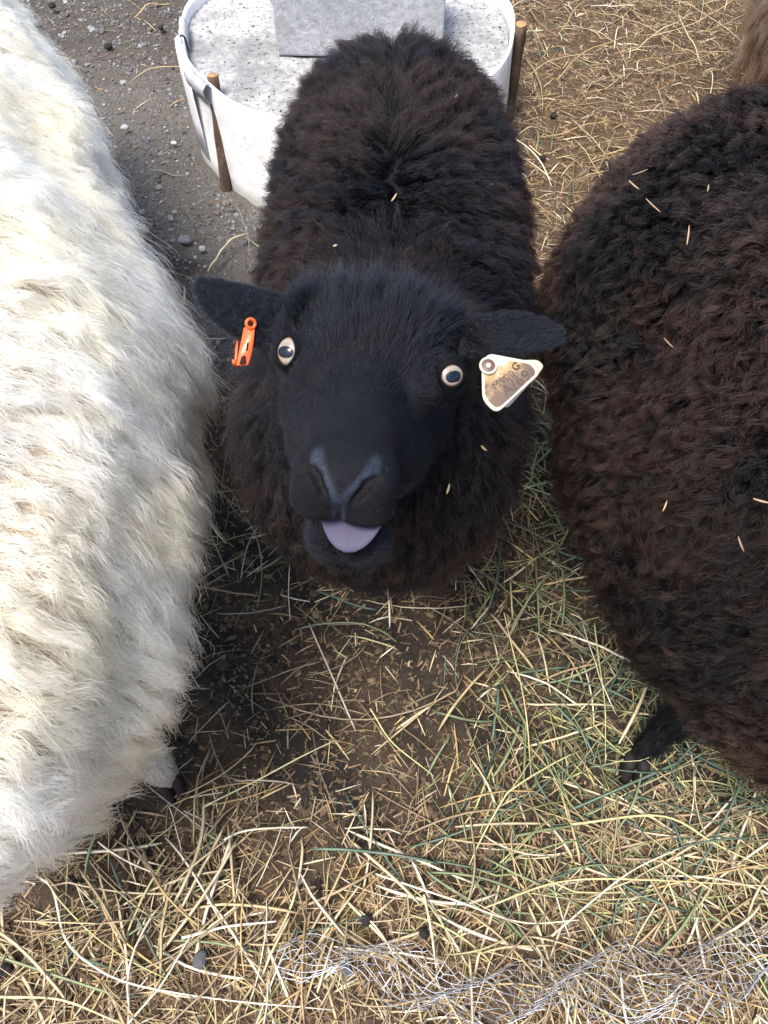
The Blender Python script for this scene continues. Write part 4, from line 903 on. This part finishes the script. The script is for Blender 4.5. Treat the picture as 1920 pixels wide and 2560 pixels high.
# ------------------------------------------------------------------ crumpled wire netting at the fence foot
def build_netting():
    M = material('galvanised wire', lambda nt: principled(nt, mix(nt, noise(nt, 200, 3), (.34, .36, .40), (.60, .63, .69)), .40, Metallic=.4).outputs[0])
    parts = []; s = .021; nx, nr = 62, 15
    def pos(a, b):
        """a along the fence, b up the sheet (metres); the sheet rises and leans back towards the viewer"""
        x = a - .15 + .0 * b; bb = b; y = -.005 + .045 * sstep(.25, .7, a) - .33 * bb + .018 * np.sin(9 * a + .6) * (1 - bb) + .012 * np.sin(17 * a + 9 * bb) + .010 * np.sin(41 * a + 30 * bb)
        z = .012 + .55 * bb + .020 * np.sin(9 * a + 25 * bb) + .012 * np.sin(31 * a - 14 * bb) ; return np.stack([x, y, z], -1)
    segs = []
    for r in range(nr):
        for c in range(nx):
            ox = (c + (r % 2) * .5) * s * 1.0; oy = r * s * .8
            A = (ox, oy); Bp = (ox + s * .5, oy + s * .25); Cc = (ox + s * .5, oy + s * .25); 
            segs += [((ox, oy), (ox + s * .5, oy + s * .27), 0), ((ox + s * .5, oy + s * .27), (ox + s, oy), 0), ((ox + s * .5, oy + s * .27), (ox + s * .5, oy + s * .8), 1)]
    segs = [g for g in segs if g[0][0] < .80 and g[0][1] < .10 + .12 * sstep(.0, .3, g[0][0]) + .02 * math.sin(g[0][0] * 30)]
    n = len(segs); m = 7; t = np.linspace(0, 1, m); A = np.array([g[0] for g in segs]); B = np.array([g[1] for g in segs]); tw = np.array([g[2] for g in segs])
    nodes = {}
    jit = lambda Q: .0045 * np.stack([np.sin(Q[..., 0] * 911 + Q[..., 1] * 407), np.sin(Q[..., 0] * 613 + Q[..., 1] * 829)], -1)
    A = A + jit(A); B = B + jit(B)
    rings = []
    out = []
    for w_ in (0, 1):
        sel = np.ones(n, bool) if w_ == 0 else tw == 1
        a, b = A[sel], B[sel]; ab = a[:, None] + (b - a)[:, None] * t[None, :, None]; P = pos(ab[..., 0], ab[..., 1])
        ph = 6.283 * 1.5 * t + w_ * 3.14; o = np.where(tw[sel] == 1, .0008, 0)[:, None]
        P = P + np.stack([o * np.cos(ph), 0 * o * ph, o * np.sin(ph)], -1); out.append(P)
    P = np.concatenate(out); T = norm(np.gradient(P, axis=1)); S = norm(np.cross(T, [0.1, .9, .3])); U2 = np.cross(T, S); r = .0006
    ring = np.stack([P + r * (math.cos(k * 2.094) * S + math.sin(k * 2.094) * U2) for k in range(3)], 2); k_ = len(P)
    V = ring.reshape(-1, 3); base = (np.arange(k_) * m * 3)[:, None] + (np.arange(m - 1) * 3)[None]; base = base.ravel()
    Q = np.concatenate([np.stack([base + k, base + (k + 1) % 3, base + 3 + (k + 1) % 3, base + 3 + k], 1) for k in range(3)])
    tag(mesh_obj('wire_netting', V, Q, M), 'crumpled galvanised hexagonal wire netting along the bottom edge', 'wire netting')
build_netting()
